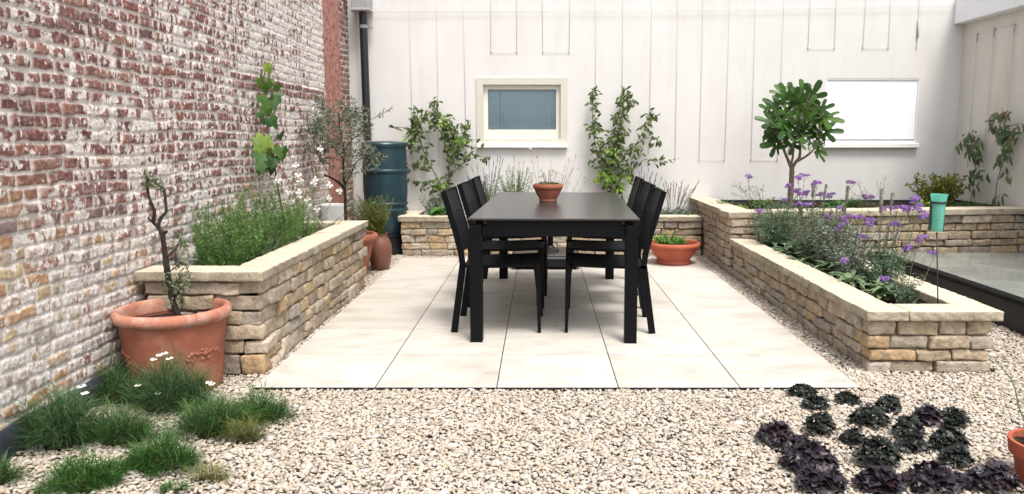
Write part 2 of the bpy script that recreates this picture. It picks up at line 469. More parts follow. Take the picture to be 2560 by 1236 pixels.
def skylight_glass():
    m, nt, N, L, B = new_mat("rooflight_glass")
    tc = N.new("ShaderNodeTexCoord").outputs["Object"]
    nz = noise(N, L, tc, 4, 6, .6)
    r = ramp(N, [(.20, .215, .20), (.30, .31, .29)], [.35, .65]); L.new(nz.outputs[0], r.inputs[0])  # mottled grey paints the reflection of the stone wall into the pane
    L.new(r.outputs[0], B.inputs["Base Color"]); B.inputs["Roughness"].default_value = .12; B.inputs["Specular IOR Level"].default_value = .7
    return m
M['skyglass'] = skylight_glass()

# ------------------------------------------------------------------ rough stones
def rock(mb, o, ex, ey, ez, dims, cuts, r, amp, rng, only=None, freq=18):
    """rounded, uneven block. o = centre, ex/ey/ez unit axes, dims full sizes, cuts = segments per axis.
    only: amplitudes of the roughness along each local axis"""
    hx = [d / 2 for d in dims]
    def params(n, hh):
        e = min(.9, r / hh) if hh > 0 else .5
        inner = [-1 + e + (2 - 2 * e) * i / max(1, n - 2) for i in range(n - 1)]
        return [-1] + inner + [1]
    ps = [params(cuts[i], hx[i]) for i in range(3)]
    ph = [[rng.uniform(0, 6.28) for _ in range(4)] for _ in range(3)]
    fr = [[rng.uniform(.5, 1.6) * freq for _ in range(4)] for _ in range(3)]
    sk = [rng.uniform(-1, 1) for _ in range(4)]
    am = only or (1, 1, 1)
    idx = {}
    n = [len(p) for p in ps]
    def vid(i, j, k):
        key = (i, j, k)
        if key in idx: return idx[key]
        p = [ps[0][i] * hx[0], ps[1][j] * hx[1], ps[2][k] * hx[2]]
        q = [max(-(hx[a] - min(r, hx[a] * .9)), min(hx[a] - min(r, hx[a] * .9), p[a])) for a in range(3)]
        d = Vector([p[a] - q[a] for a in range(3)])
        if d.length > 1e-9:
            ne = sum(1 for a in range(3) if abs(d[a]) > 1e-9)
            if ne > 1: d = d.normalized() * min(r, min(hx) * .9) * (1.0)
        p = [q[a] + d[a] for a in range(3)]
        w = []
        for a in range(3):
            b, c = (a + 1) % 3, (a + 2) % 3
            w.append(math.sin(p[b] * fr[a][0] + ph[a][0]) * .5 + math.sin(p[c] * fr[a][1] + ph[a][1]) * .5 +
                     .6 * math.sin(p[b] * fr[a][2] * 2.7 + p[c] * fr[a][3] * 2.3 + ph[a][2]) + .35 * math.sin(p[b] * 151 + p[c] * 173 + ph[a][3]))
        u = p[0] / hx[0]
        skz = sk[0] * u * amp * .9 * am[2]
        P = Vector(o) + ex * (p[0] + w[0] * amp * am[0]) + ey * (p[1] + w[1] * amp * am[1]) + ez * (p[2] + w[2] * amp * .6 * am[2] + skz)
        idx[key] = len(mb.v); mb.v.append(tuple(P)); return idx[key]
    for a in range(3):
        b, c = (a + 1) % 3, (a + 2) % 3
        for side in (0, n[a] - 1):
            for i in range(n[b] - 1):
                for j in range(n[c] - 1):
                    q = []
                    for (u, v) in ((i, j), (i + 1, j), (i + 1, j + 1), (i, j + 1)):
                        k = [0, 0, 0]; k[a] = side; k[b] = u; k[c] = v
                        q.append(vid(*k))
                    mb.f.append(tuple(q if side else q[::-1]))

def stone_face(mb, A, B, z0, heights, depth, rng, par=(0, 0), lens=(.13, .34), flip=0):
    """coursed rubble from A to B (A on the left seen from outside)"""
    A, B = Vector((*A, 0)), Vector((*B, 0)); d = B - A; Lt = d.length; d.normalize()
    n = Vector((d.y, -d.x, 0)); up = Vector((0, 0, 1)); z = z0
    for ri, hh in enumerate(heights):
        odd = (ri + flip) % 2
        s0 = 0 if not par[0] else (0 if odd == (par[0] == 2) else depth * .9)
        s1 = Lt if not par[1] else (Lt if odd == (par[1] == 2) else Lt - depth * .9)
        s = s0
        while s < s1 - .02:
            l = rng.uniform(*lens)
            if rng.random() < .2: l *= .6
            if s1 - (s + l) < .09: l = s1 - s
            subs = [(z, hh)]
            if hh > .085 and l > .12 and rng.random() < .3:
                k = rng.uniform(.4, .6); subs = [(z, hh * k), (z + hh * k, hh * (1 - k))]
            for (zz, h2) in subs:
                g = .0055
                pr = rng.uniform(-.013, .011)
                dy = depth
                c = A + d * (s + l / 2) - n * (dy / 2 - pr) + up * (zz + h2 / 2)
                rock(mb, c, d, n, up, (max(.03, l - 2 * g), dy, max(.02, h2 - 1.5 * g)), (7, 5, 5), min(.0085, h2 * .18), .0055, rng, freq=26)
            s += l
        z += hh
    return z

def coping_run(parent, A, B, width, z0, th, rng, plen=(.45, .65), mat=None, ends=(0, 0)):
    """coping stones with a riven outer edge; A-B is the outer edge, A left seen from outside"""
    A, B = Vector((*A, 0)), Vector((*B, 0)); d = B - A; Lt = d.length; d.normalize()
    n = Vector((d.y, -d.x, 0)); up = Vector((0, 0, 1)); s = 0
    while s < Lt - .01:
        l = rng.uniform(*plen)
        if Lt - (s + l) < .25: l = Lt - s
        m = MB()
        c = A + d * (s + l / 2) - n * (width / 2) + up * (z0 + th / 2)
        rock(m, c + up * rng.uniform(-.002, .002), d, n, up, (l - .004, width, th), (int(l / .022) + 3, 6, 6), .006, .0055, rng, only=(.25, 1.0, .16), freq=44)
        o = m.build('coping_stone', mat or M['coping'], parent)
        o.data.materials.append(M['coping_edge'])
        o.data.polygons.foreach_set('material_index', [1 if abs(q.normal.z) < .72 else 0 for q in o.data.polygons])
        s += l

def fbm(h, w, cell, rng, octv=4, gain=.5):
    out = np.zeros((h, w)); a = 1; tot = 0
    for o in range(octv):
        c = max(1.0, cell / 2 ** o)
        gh, gw = int(h / c) + 3, int(w / c) + 3
        g = rng.random((gh, gw))
        y = np.arange(h) / c; x = np.arange(w) / c
        yi = y.astype(int); xi = x.astype(int); fy = (y - yi)[:, None]; fx = (x - xi)[None, :]
        fy = fy * fy * (3 - 2 * fy); fx = fx * fx * (3 - 2 * fx)
        v = (g[yi][:, xi] * (1 - fy) + g[yi + 1][:, xi] * fy) * (1 - fx) + (g[yi][:, xi + 1] * (1 - fy) + g[yi + 1][:, xi + 1] * fy) * fx
        out += a * v; tot += a; a *= gain
    return out / tot

def np_mesh(name, V, Fc, mat, smooth=True):
    me = bpy.data.meshes.new(name)
    k = Fc.shape[1]
    me.vertices.add(len(V)); me.vertices.foreach_set("co", V.astype(np.float32).ravel())
    me.loops.add(Fc.size); me.loops.foreach_set("vertex_index", Fc.astype(np.int32).ravel())
    me.polygons.add(len(Fc)); me.polygons.foreach_set("loop_start", (np.arange(len(Fc)) * k).astype(np.int32))
    if smooth: me.polygons.foreach_set("use_smooth", np.ones(len(Fc), dtype=bool))
    me.materials.append(mat)
    me.update(calc_edges=True); me.validate()
    o = bpy.data.objects.new(name, me); COL.objects.link(o)
    return o

# ================================================================== GROUND
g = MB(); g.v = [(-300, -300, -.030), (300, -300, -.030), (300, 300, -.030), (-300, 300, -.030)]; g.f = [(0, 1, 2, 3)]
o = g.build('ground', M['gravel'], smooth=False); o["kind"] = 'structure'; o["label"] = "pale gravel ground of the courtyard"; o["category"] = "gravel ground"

PX0, PXS, PY0, PYS = -1.425, .605, 3.741, .606
pm = MB()
for i in range(5):
    for j in range(7):
        x0, x1 = PX0 + i * PXS + .0025, PX0 + (i + 1) * PXS - .0025
        y0, y1 = PY0 + j * PYS + .0038, PY0 + (j + 1) * PYS - .0038
        pm.cbox(((x0 + x1) / 2, (y0 + y1) / 2, -.008), (x1 - x0, y1 - y0, .02), .0012)
o = pm.build('patio', M['slab'], smooth=False); o["kind"] = 'structure'; o["label"] = "patio of large beige paving slabs under the table"; o["category"] = "patio"
b = MB().box((PX0 + 2.5 * PXS, PY0 + 3.5 * PYS, -.0175), (5 * PXS - .006, 7 * PYS - .006, .036))  # black fills the joints and paints the shadow line below the front slab edge
o = b.build('patio_base', M['black_liner'], smooth=False); o["kind"] = 'structure'; o["label"] = "dark joint bed under the patio slabs, with a painted shadow line at the front"; o["category"] = "patio base"

# pebbles over the visible gravel
def pebbles():
    rg = np.random.default_rng(5)
    pts = []
    def area(x0, x1, y0, y1, cell):
        nx, ny = int((x1 - x0) / cell), int((y1 - y0) / cell)
        xx, yy = np.meshgrid(np.arange(nx), np.arange(ny))
        p = np.stack([x0 + (xx.ravel() + rg.random(nx * ny)) * cell, y0 + (yy.ravel() + rg.random(nx * ny)) * cell], 1)
        pts.append(p)
    area(-2.2, 2.75, 2.3, 3.74, .0126)
    area(-1.46, -1.42, 3.74, 8.1, .0125)
    area(-2.1, -1.42, 3.74, 3.96, .0125)
    area(1.60, 1.80, 3.74, 8.15, .0125)
    area(1.60, 3.3, 3.74, 4.02, .0125)
    area(2.44, 3.1, 3.9, 6.9, .0145)
    area(-2.05, -1.42, 6.42, 8.6, .015)
    area(-1.5, 1.65, 7.98, 8.14, .014)
    p = np.concatenate(pts); N = len(p)
    # unit pebble: octahedron subdivided once
    o = np.array([(1, 0, 0), (-1, 0, 0), (0, 1, 0), (0, -1, 0), (0, 0, 1), (0, 0, -1)], float)
    tr = [(0, 2, 4), (2, 1, 4), (1, 3, 4), (3, 0, 4), (2, 0, 5), (1, 2, 5), (3, 1, 5), (0, 3, 5)]
    vs = [tuple(v) for v in o]; mid = {}; fs = []
    def mp(a, b):
        k = (min(a, b), max(a, b))
        if k not in mid:
            q = (np.array(vs[a]) + np.array(vs[b])); q /= np.linalg.norm(q); vs.append(tuple(q)); mid[k] = len(vs) - 1
        return mid[k]
    for a, b_, c in tr:
        ab, bc, ca = mp(a, b_), mp(b_, c), mp(c, a)
        fs += [(a, ab, ca), (ab, b_, bc), (ca, bc, c), (ab, bc, ca)]
    U = np.array(vs); Fc = np.array(fs); nv = len(U)
    sz = rg.lognormal(0, .3, N) * .0079
    sx, sy, szz = sz * rg.uniform(1.0, 1.7, N), sz * rg.uniform(.65, 1.0, N), sz * rg.uniform(.42, .75, N)
    a = rg.random(N) * 6.283; tx = rg.normal(0, .28, N)
    V = U[None] * (1 + rg.normal(0, .10, (N, nv, 1)))
    x, y, z = V[..., 0] * sx[:, None], V[..., 1] * sy[:, None], V[..., 2] * szz[:, None]
    x, z = x * np.cos(tx)[:, None] - z * np.sin(tx)[:, None], x * np.sin(tx)[:, None] + z * np.cos(tx)[:, None]
    X = x * np.cos(a)[:, None] - y * np.sin(a)[:, None] + p[:, :1]
    Y = x * np.sin(a)[:, None] + y * np.cos(a)[:, None] + p[:, 1:]
    front = np.clip((p[:, 1] - 3.5) / .2, 0, 1) * (p[:, 1] < 3.745) * (p[:, 0] > -1.42) * (p[:, 0] < 1.6)
    Z = z + (-.014 + rg.uniform(0, .015, N) - .006 * front)[:, None]
    VV = np.stack([X, Y, Z], -1).reshape(-1, 3)
    FF = (Fc[None] + (np.arange(N) * nv)[:, None, None]).reshape(-1, 3)
    ob = np_mesh('gravel', VV, FF, M['pebble'])
    tag(ob, "loose pale flint gravel around the paved patio", "gravel", kind='stuff')
pebbles()

# ================================================================== LEFT BRICK WALL
WX = -2.10
def brick_wall():
    rg = np.random.default_rng(11)
    res = .0075
    Y0, Y1, Z0, Z1 = 2.0, 8.74, -.01, 3.2
    w, h = int((Y1 - Y0) / res) + 1, int((Z1 - Z0) / res) + 1
    yy = np.linspace(Y0, Y1, w); zz = np.linspace(Z0, Z1, h)
    warp_y = (fbm(h, w, 9, rg, 3) - .5) * .026
    warp_z = (fbm(h, w, 10, rg, 3) - .5) * .020 + (fbm(h, w, 140, rg, 2) - .5) * .03
    YY = yy[None] + warp_y; ZZ = zz[:, None] + warp_z
    ch = .0605
    row = np.floor(ZZ / ch).astype(int)
    fz = ZZ / ch - row
    mask = np.zeros((h, w)); rid = np.zeros((h, w)); rid2 = np.zeros((h, w))
    edge = np.zeros((h, w))
    for r in range(row.min(), row.max() + 1):
        cuts = [Y0 - .3 + rg.random() * .2]
        while cuts[-1] < Y1 + .3:
            l = .195 if rg.random() < .38 else .10
            cuts.append(cuts[-1] + l * rg.uniform(.8, 1.15))
        cuts = np.array(cuts); ids = rg.random(len(cuts)); ids2 = rg.random(len(cuts))
        sel = row == r
        yv = YY[sel]; k = np.searchsorted(cuts, yv) - 1
        k = np.clip(k, 0, len(cuts) - 2)
        dy = np.minimum(yv - cuts[k], cuts[k + 1] - yv)
        dz = np.minimum(fz[sel], 1 - fz[sel]) * ch
        edge[sel] = np.minimum(dy, dz)
        rid[sel] = ids[k]; rid2[sel] = ids2[k]
    jw = .0042 + (fbm(h, w, 18, rg, 3) - .5) * .011
    mask = np.clip((edge - jw) / .005, 0, 1); mask = mask * mask * (3 - 2 * mask)
    YG = np.repeat(yy[None], h, 0); ZG = np.repeat(zz[:, None], w, 1)
    sm = lambda a, b, x: np.clip((x - a) / (b - a), 0, 1) ** 2 * (3 - 2 * np.clip((x - a) / (b - a), 0, 1))
    # limewash: coarse patches, drips and flakes
    n1 = fbm(h, w, 60, rg, 3); n2 = fbm(h, w, 7, rg, 3, .75); n3 = fbm(h, w, 3.2, rg, 2, .7)
    drip = np.repeat(fbm(h // 3 + 1, w, 3.6, rg, 3, .7), 3, 0)[:h]
    wash = .23 + .9 * (n1 - .5) + .26 * sm(4.8, 6.8, YG) * sm(.7, 1.7, ZG) + .24 * sm(.95, .35, ZG) + .05 * sm(1.0, 2.0, ZG) + .10 * sm(6.0, 7.4, YG)
    wash = wash + (rid2 - .5) * .42
    flake = sm(-.07, .07, wash * .62 + (n2 - .5) * .7 + (n3 - .5) * .5 + (drip - .5) * .9 - .22)
    # some bare red courses
    bare = (np.abs(ZG - 1.62) < .055) & (YG > 5.4) & (YG < 7.7)
    flake = np.where(bare, flake * .25, flake)
    strip = sm(7.73, 7.75, YG + (n2 - .5) * .05) * sm(8.37, 8.35, YG + (n3 - .5) * .03)
    plain = sm(8.34, 8.37, YG)
    flake = flake * (1 - strip) * (1 - plain * .8)
    hole = (strip > .5) & (n3 * .5 + n2 * .5 > .70)
    hgt = mask * (.011 + (rid - .5) * .010 + (n2 - .5) * .012) * (1 - .5 * flake) + (n3 - .5) * .004 + (n1 - .5) * .01 + flake * (n2 - .4) * .006
    hgt = hgt * (1 - strip) + strip * (.008 + (n2 - .5) * .006 - hole * .012)
    X = WX + hgt
    V = np.stack([X, YG, ZG], -1).reshape(-1, 3)
    idx = np.arange(h * w).reshape(h, w)
    Fc = np.stack([idx[:-1, :-1], idx[:-1, 1:], idx[1:, 1:], idx[1:, :-1]], -1).reshape(-1, 4)
    m, nt, N, L, B = new_mat("limewashed_brick")
    at = N.new("ShaderNodeAttribute"); at.attribute_name = "brick"
    at2 = N.new("ShaderNodeAttribute"); at2.attribute_name = "zone"
    sc = N.new("ShaderNodeSeparateColor"); L.new(at.outputs["Color"], sc.inputs[0])
    s2 = N.new("ShaderNodeSeparateColor"); L.new(at2.outputs["Color"], s2.inputs[0])
    tc = N.new("ShaderNodeTexCoord").outputs["Object"]
    red = ramp(N, [(.165, .070, .062), (.21, .088, .072), (.135, .064, .066), (.24, .105, .08), (.185, .095, .088), (.27, .135, .10), (.165, .075, .077)])
    L.new(sc.outputs[1], red.inputs[0])
    low = ramp(N, [(.38, .20, .125), (.50, .37, .17), (.36, .33, .31), (.54, .44, .27), (.34, .18, .14), (.48, .28, .14), (.46, .42, .37), (.24, .20, .19)])
    L.new(sc.outputs[1], low.inputs[0])
    c = mixrgb(N, L, red.outputs[0], low.outputs[0], s2.outputs[0])
    nz = noise(N, L, tc, 26, 6, .7)
    r1 = ramp(N, [(.45, .40, .40), (1, 1, 1), (1.5, 1.45, 1.4)], [.32, .5, .72]); L.new(nz.outputs[0], r1.inputs[0])
    c = mixrgb(N, L, c, r1.outputs[0], .8, 'MULTIPLY')
    n5 = noise(N, L, tc, 75, 5, .7)
    mort = ramp(N, [(.36, .30, .265), (.66, .61, .56), (.74, .70, .66)], [.32, .46, .7]); L.new(n5.outputs[0], mort.inputs[0])
    hz = noise(N, L, tc, 34, 6, .75)
    hm = N.new("ShaderNodeMapRange"); L.new(hz.outputs[0], hm.inputs[0]); hm.inputs[1].default_value = .50; hm.inputs[2].default_value = .66; hm.inputs[4].default_value = .72
    c = mixrgb(N, L, c, (.50, .40, .375), hm.outputs[0])      # thin worn film of whitewash
    c = mixrgb(N, L, mort.outputs[0], c, sc.outputs[0])
    wcol = ramp(N, [(.36, .29, .26), (.64, .585, .55), (.74, .71, .68)], [.32, .48, .66]); L.new(n5.outputs[0], wcol.inputs[0])
    # break the flake edge at a finer scale than the mesh
    mm = N.new("ShaderNodeMath"); mm.operation = 'MULTIPLY_ADD'; L.new(n5.outputs[0], mm.inputs[0]); mm.inputs[1].default_value = 1.5; mm.inputs[2].default_value = -.75
    ma = N.new("ShaderNodeMath"); ma.operation = 'ADD'; L.new(sc.outputs[2], ma.inputs[0]); L.new(mm.outputs[0], ma.inputs[1])
    mr = N.new("ShaderNodeMapRange"); L.new(ma.outputs[0], mr.inputs[0]); mr.inputs[1].default_value = .44; mr.inputs[2].default_value = .58
    c = mixrgb(N, L, c, wcol.outputs[0], mr.outputs[0])
    n6 = noise(N, L, tc, 14, 6, .7)
    st = ramp(N, [(.19, .09, .075), (.38, .18, .145), (.47, .27, .23)], [.36, .5, .72]); L.new(n6.outputs[0], st.inputs[0])
    c = mixrgb(N, L, c, st.outputs[0], s2.outputs[1])
    L.new(c, B.inputs["Base Color"]); B.inputs["Roughness"].default_value = .9; B.inputs["Specular IOR Level"].default_value = .15
    bp = N.new("ShaderNodeBump"); bp.inputs["Strength"].default_value = .7; bp.inputs["Distance"].default_value = .006
    L.new(n5.outputs[0], bp.inputs["Height"]); L.new(bp.outputs[0], B.inputs["Normal"])
    root = thing('brick_wall', 'tall old brick wall with flaking whitewash and a red painted strip', 'brick wall', (WX, 5.4, 0))
    ob = np_mesh('brickwork', V - np.array(root.location), Fc, m)
    for nm, cols in (("brick", (mask, rid, flake)), ("zone", (sm(1.05, .55, ZG + (n1 - .5) * .6), strip * (1 - hole * .6), plain))):
        a = ob.data.color_attributes.new(nm, 'FLOAT_COLOR', 'POINT')
        a.data.foreach_set("color", np.stack([*cols, np.ones_like(mask)], -1).astype(np.float32).ravel())
    ob.parent = root
    MB().box((WX - .125, 5.37, 1.6), (.23, 6.74, 3.2)).build('wall_core', M['mortar'], root, smooth=False)
    # membrane upstand at the foot
    mb = MB(); n = 60; v0 = len(mb.v); rr = random.Random(4)
    for i in range(n + 1):
        y = 2.0 + (4.1 - 2.0) * i / n
        wv = .006 * math.sin(i * .9) + rr.uniform(-.003, .003)
        for (x, z) in ((WX + .010, .112 + wv), (WX + .036, .116 + wv), (WX + .042 + wv, .05), (WX + .060 + wv, -.02)):
            mb.v.append((x, y, z))
    for i in range(n):
        for k in range(3):
            a = i * 4 + k; mb.f.append((a, a + 1, a + 5, a + 4))
    mb.build('damp_membrane', M['slate_liner'], root)
    return root
brick_wall()

# ================================================================== BACK WALL
BY = 8.80
def back_wall():
    root = thing('rendered_wall', 'long white rendered rear wall with two small windows', 'wall', (1.3, BY, 0))
    xs = [-2.34, -.70, .30, 3.165, 4.20, 4.9]; zs = [0, 1.12, 1.88, 3.2]
    wb = MB()
    for i in range(5):
        for k in range(3):
            if k == 1 and i in (1, 3): continue
            wb.box(((xs[i] + xs[i + 1]) / 2, BY + .15, (zs[k] + zs[k + 1]) / 2), (xs[i + 1] - xs[i], .3, zs[k + 1] - zs[k]))
    # weld the pieces into one skin
    key = {}; remap = []
    nv = []
    for v in wb.v:
        q = tuple(round(c, 4) for c in v)
        if q not in key: key[q] = len(nv); nv.append(v)
        remap.append(key[q])
    fc = {}
    for f in wb.f:
        f2 = tuple(remap[i] for i in f); fc.setdefault(tuple(sorted(f2)), []).append(f2)
    wb.v = nv; wb.f = [v[0] for v in fc.values() if len(v) == 1]
    wb.build('wall_face', M['render'], root, smooth=False)
    MB().box((-1.975, BY - .012, 1.7), (.035, .024, 3.0)).build('edge_strip', M['white_paint'], root, smooth=False)
    # --- window with blind
    def ring(m, x0, x1, z0, z1, wl, wt, wb_, y0, y1):
        m.box(((x0 + x1) / 2, (y0 + y1) / 2, z1 - wt / 2), (x1 - x0, y1 - y0, wt))
        m.box(((x0 + x1) / 2, (y0 + y1) / 2, z0 + wb_ / 2), (x1 - x0, y1 - y0, wb_))
        for xa in (x0 + wl / 2, x1 - wl / 2):
            m.box((xa, (y0 + y1) / 2, (z0 + wb_ + z1 - wt) / 2), (wl, y1 - y0, z1 - wt - z0 - wb_))
    m = MB(); ring(m, -.705, .305, 1.172, 1.885, .075, .072, .045, BY - .014, BY + .10)
    win = m.build('window', M['cream_casing'], root, smooth=False); win["label"] = 'cream framed window with a closed blue grey blind'
    m = MB(); ring(m, -.630, .230, 1.217, 1.813, .05, .05, .105, BY + .036, BY + .088); m.build('sash', M['cream_paint'], win, smooth=False)
    MB().box((-.2, BY + .062, 1.545), (.76, .006, .45)).build('pane', M['glass'], win, smooth=False)
    m = MB()
    for i in range(30):
        z = 1.315 + i * .0152
        for (xa, xb) in ((-.579, -.452), (-.446, .179)):
            m.box(((xa + xb) / 2, BY + .092, z), (xb - xa, .002, .0165), Matrix.Rotation(math.radians(-14), 3, 'X'))
    m.box((-.2, BY + .090, 1.330), (.75, .014, .012))
    m.build('blind', M['blind'], win, smooth=False)
    m = MB()
    for xc in (-.41, .13): m.tube([(xc, BY + .078, 1.33), (xc, BY + .078, 1.77)], .0018, 5)
    m.build('blind_cord', M['white_paint'], win)
    MB().box((-.2, BY + .145, 1.515), (.86, .01, .60)).build('blind_backing', M['blind'], win, smooth=False)
    sm_ = MB(); sm_.cbox((-.2, BY - .012, 1.145), (1.015, .075, .05), .004); sm_.build('sill', M['white_paint'], win, smooth=False)
    # --- window with white screen
    m = MB(); ring(m, 3.165, 4.20, 1.17, 1.88, .012, .015, .03, BY + .004, BY + .10)
    w2 = m.build('window', M['white_paint'], root, smooth=False); w2["label"] = 'window covered by a plain white screen'
    MB().cbox((3.6825, BY + .022, 1.53), (1.009, .012, .664), .002).build('screen', M['screen'], w2, smooth=False)
    MB().box((3.6825, BY + .010, 1.208), (1.0, .02, .016)).build('bottom_rail', M['zinc'], w2, smooth=False)
    sm_ = MB(); sm_.cbox((3.69, BY - .012, 1.145), (1.06, .085, .05), .004); sm_.build('sill', M['white_paint'], w2, smooth=False)
back_wall()

def right_wall():
    root = thing('side_wall', 'cream rendered wall on the right under a projecting white fascia', 'wall', (4.65, 7, 0))
    MB().box((4.80, 6.3, 1.23), (.30, 4.998, 2.46)).build('wall_face', M['cream_render'], root, smooth=False)
    MB().cbox((4.74, 6.3, 2.605), (.42, 4.99, .287), .006).build('fascia', M['fascia'], root, smooth=False)
right_wall()

# ================================================================== TRELLIS WIRES
GW = 'trellis wires on the white wall'
wl = [(-1.425, .94, 'thin vertical trellis wire above the left climber, the one nearest the water butt'),
      (-1.133, .93, 'thin vertical trellis wire running down through the middle of the left climber'),
      (-.825, 1.0, 'thin vertical trellis wire just to the left of the cream window frame'),
      (-.540, 2.16, 'short trellis wire above the cream window, first from its left edge'),
      (-.255, 2.16, 'short trellis wire above the cream window, second from its left edge'),
      (.031, 2.16, 'short trellis wire above the cream window, third from its left edge'),
      (.321, 2.16, 'short trellis wire ending just above the right edge of the cream window'),
      (.614, 1.25, 'trellis wire behind the left shoot of the right hand climber'),
      (.911, 1.2, 'trellis wire behind the tallest middle shoot of the right hand climber'),
      (1.216, 1.07, 'trellis wire behind the outer right shoot of the right hand climber'),
      (1.513, .99, 'trellis wire on bare wall, first to the right of the climber'),
      (1.782, .985, 'trellis wire on bare wall, second to the right of the climber'),
      (2.068, .985, 'trellis wire on bare wall, third to the right of the climber'),
      (2.364, .985, 'trellis wire on bare wall, next but one before the fig tree'),
      (2.660, .985, 'long trellis wire running down behind the fig tree'),
      (2.946, 2.20, 'short trellis wire high on the wall above the fig tree'),
      (3.236, 2.20, 'short trellis wire above the left end of the white screened window'),
      (3.547, 2.205, 'short trellis wire above the middle of the white screened window'),
      (3.828, 2.205, 'short trellis wire right of centre above the white screened window'),
      (4.139, 2.21, 'short trellis wire above the right end of the white window, with a dark tensioner')]
for i, (x, zb, lb) in enumerate(wl):
    r = thing('trellis_wire', lb, 'wire', (x, BY - .02, zb), GW)
    dx = .012 * math.sin(i * 2.3)
    MB().tube([(x + dx, BY - .010, 3.19), (x, BY - .010, zb)], .0021, 5).build('wire', M['wire'], r)
    hk = MB(); hk.tube([(x, BY + .004, zb), (x, BY - .016, zb)], .0055, 6); hk.tube([(x, BY - .010, zb - .005), (x, BY - .010, zb + .03)], .0038, 6)
    if i == 19: hk.tube([(x, BY - .014, zb + .10), (x, BY - .014, zb + .30)], .009, 6)
    hk.build('hook', M['hook'], r)
o = MB().tube([(-1.9, BY - .03, 2.585), (1.3, BY - .03, 2.60), (4.64, BY - .03, 2.655)], .0024, 5).build('cross_wire', M['wire'], loc=(1.3, BY - .03, 2.6))
tag(o, 'long horizontal wire stretched across the top of the white wall', 'wire')
for x0, x1, z in ((-.54, -.255, 2.16), (.031, .321, 2.16), (1.216, 1.513, 1.02), (1.782, 2.068, .985), (2.364, 2.66, .985), (2.946, 3.236, 2.20), (3.547, 3.828, 2.205)):
    pass
lw = {(-.54, -.255): 'level link wire joining the first pair of short wires above the cream window',
      (.031, .321): 'level link wire joining the second pair of short wires above the cream window',
      (1.782, 2.068): 'level link wire low on the bare wall above the faded lavender',
      (2.364, 2.66): 'level link wire low on the wall just left of the fig trunk',
      (2.946, 3.236): 'level link wire above the fig tree and the left end of the white window',
      (3.547, 3.828): 'level link wire above the right half of the white window'}
for (x0, x1), lb in lw.items():
    z = [q[1] for q in wl if abs(q[0] - x0) < .01][0]
    o = MB().tube([(x0, BY - .010, z), (x1, BY - .010, z)], .0014, 5).build('link_wire', M['wire'], loc=(x0, BY - .02, z))
    tag(o, lb, 'wire', 'link wires between trellis wires')
RW = 'trellis wires on the cream wall'
for (p0, p1, lb) in (((2443, 85), (2408, 420), 'trellis wire nearest the corner on the cream wall, with a short top hook'),
                     ((2485, 72), (2462, 420), 'second trellis wire from the corner on the cream side wall'),
                     ((2536, 62), (2505, 440), 'third trellis wire from the corner on the cream side wall'),
                     ((2590, 48), (2556, 440), 'fourth trellis wire from the corner on the cream side wall, at the picture edge')):
    a, b_ = PX(*p0, 4.635), PX(*p1, 4.635); b_.y = a.y
    r = thing('trellis_wire', lb, 'wire', b_, RW)
    MB().tube([a, b_], .0026, 5).build('wire', M['wire'], r)
    hk = MB(); hk.tube([a, a + Vector((.02, 0, 0))], .007, 6); hk.tube([a + Vector((0, 0, .01)), a - Vector((0, 0, .08))], .006, 6)
    hk.build('hook', M['hook'], r)
o = MB().tube([PX(485 + 2000, 72, 4.635), PX(2536, 62, 4.635)], .0018, 5).build('link_wire', M['wire'], loc=PX(2485, 72, 4.635))
tag(o, 'link wire across the tops of two wires on the cream wall', 'wire', 'link wires between trellis wires')

# ================================================================== DOWNPIPE, WATER BUTT
dp = thing('downpipe', 'black downpipe with a grey hopper running down to the water butt', 'downpipe', (-1.905, 8.70, 1.2))
MB().tube([(-1.915, 8.70, 2.60), (-1.905, 8.70, 1.20)], .042, 14).build('pipe', M['pipe'], dp, auto=60)
hb = MB(); hb.cbox((-1.92, 8.68, 2.71), (.19, .2, .22), .006); hb.build('hopper', M['zinc'], dp, smooth=False)
hb = MB(); hb.cbox((-1.92, 8.68, 2.59), (.205, .215, .025), .004); hb.build('hopper_rim', M['hook'], dp, smooth=False)
hb = MB().tube([(-1.913, 8.70, 2.44), (-1.913, 8.70, 2.405)], .048, 14); hb.box((-1.86, 8.73, 2.42), (.08, .03, .025)); hb.build('bracket', M['zinc'], dp, auto=40)

BC = Vector((-1.655, 8.36, .215))
wbt = thing('water_butt', 'dark blue green ribbed plastic water butt in the corner', 'water butt', BC)
prof = [(.170, 0), (.195, .01), (.205, .05), (.215, .16), (.222, .225)]
for zc in (.29, .35):
    pass
prof = [(.188, 0), (.198, .012), (.212, .12), (.219, .235), (.236, .245), (.238, .262), (.224, .275), (.224, .300), (.238, .312), (.238, .328), (.226, .340),
        (.233, .45), (.234, .56), (.232, .645), (.246, .655), (.248, .675), (.234, .690), (.234, .700), (.231, .80), (.228, .88), (.226, .925)]
MB().lathe(BC, prof, 48).build('barrel', M['butt'], wbt, auto=35)
MB().lathe(BC, [(.226, .915), (.238, .918), (.240, .950), (.232, .962), (.205, .972), (.08, .982), (0.0, .984)], 48).build('lid', M['butt'], wbt, auto=35)
st = thing('water_butt_stand', 'black plastic stand under the blue green water butt', 'stand', (BC.x, BC.y, 0))
m = MB().lathe((BC.x, BC.y, -.01), [(.225, 0), (.205, .10), (.195, .19), (.205, .20), (.20, .2249), (0, .2249)], 10)
m.build('stand_body', M['black_plastic'], st, smooth=False)

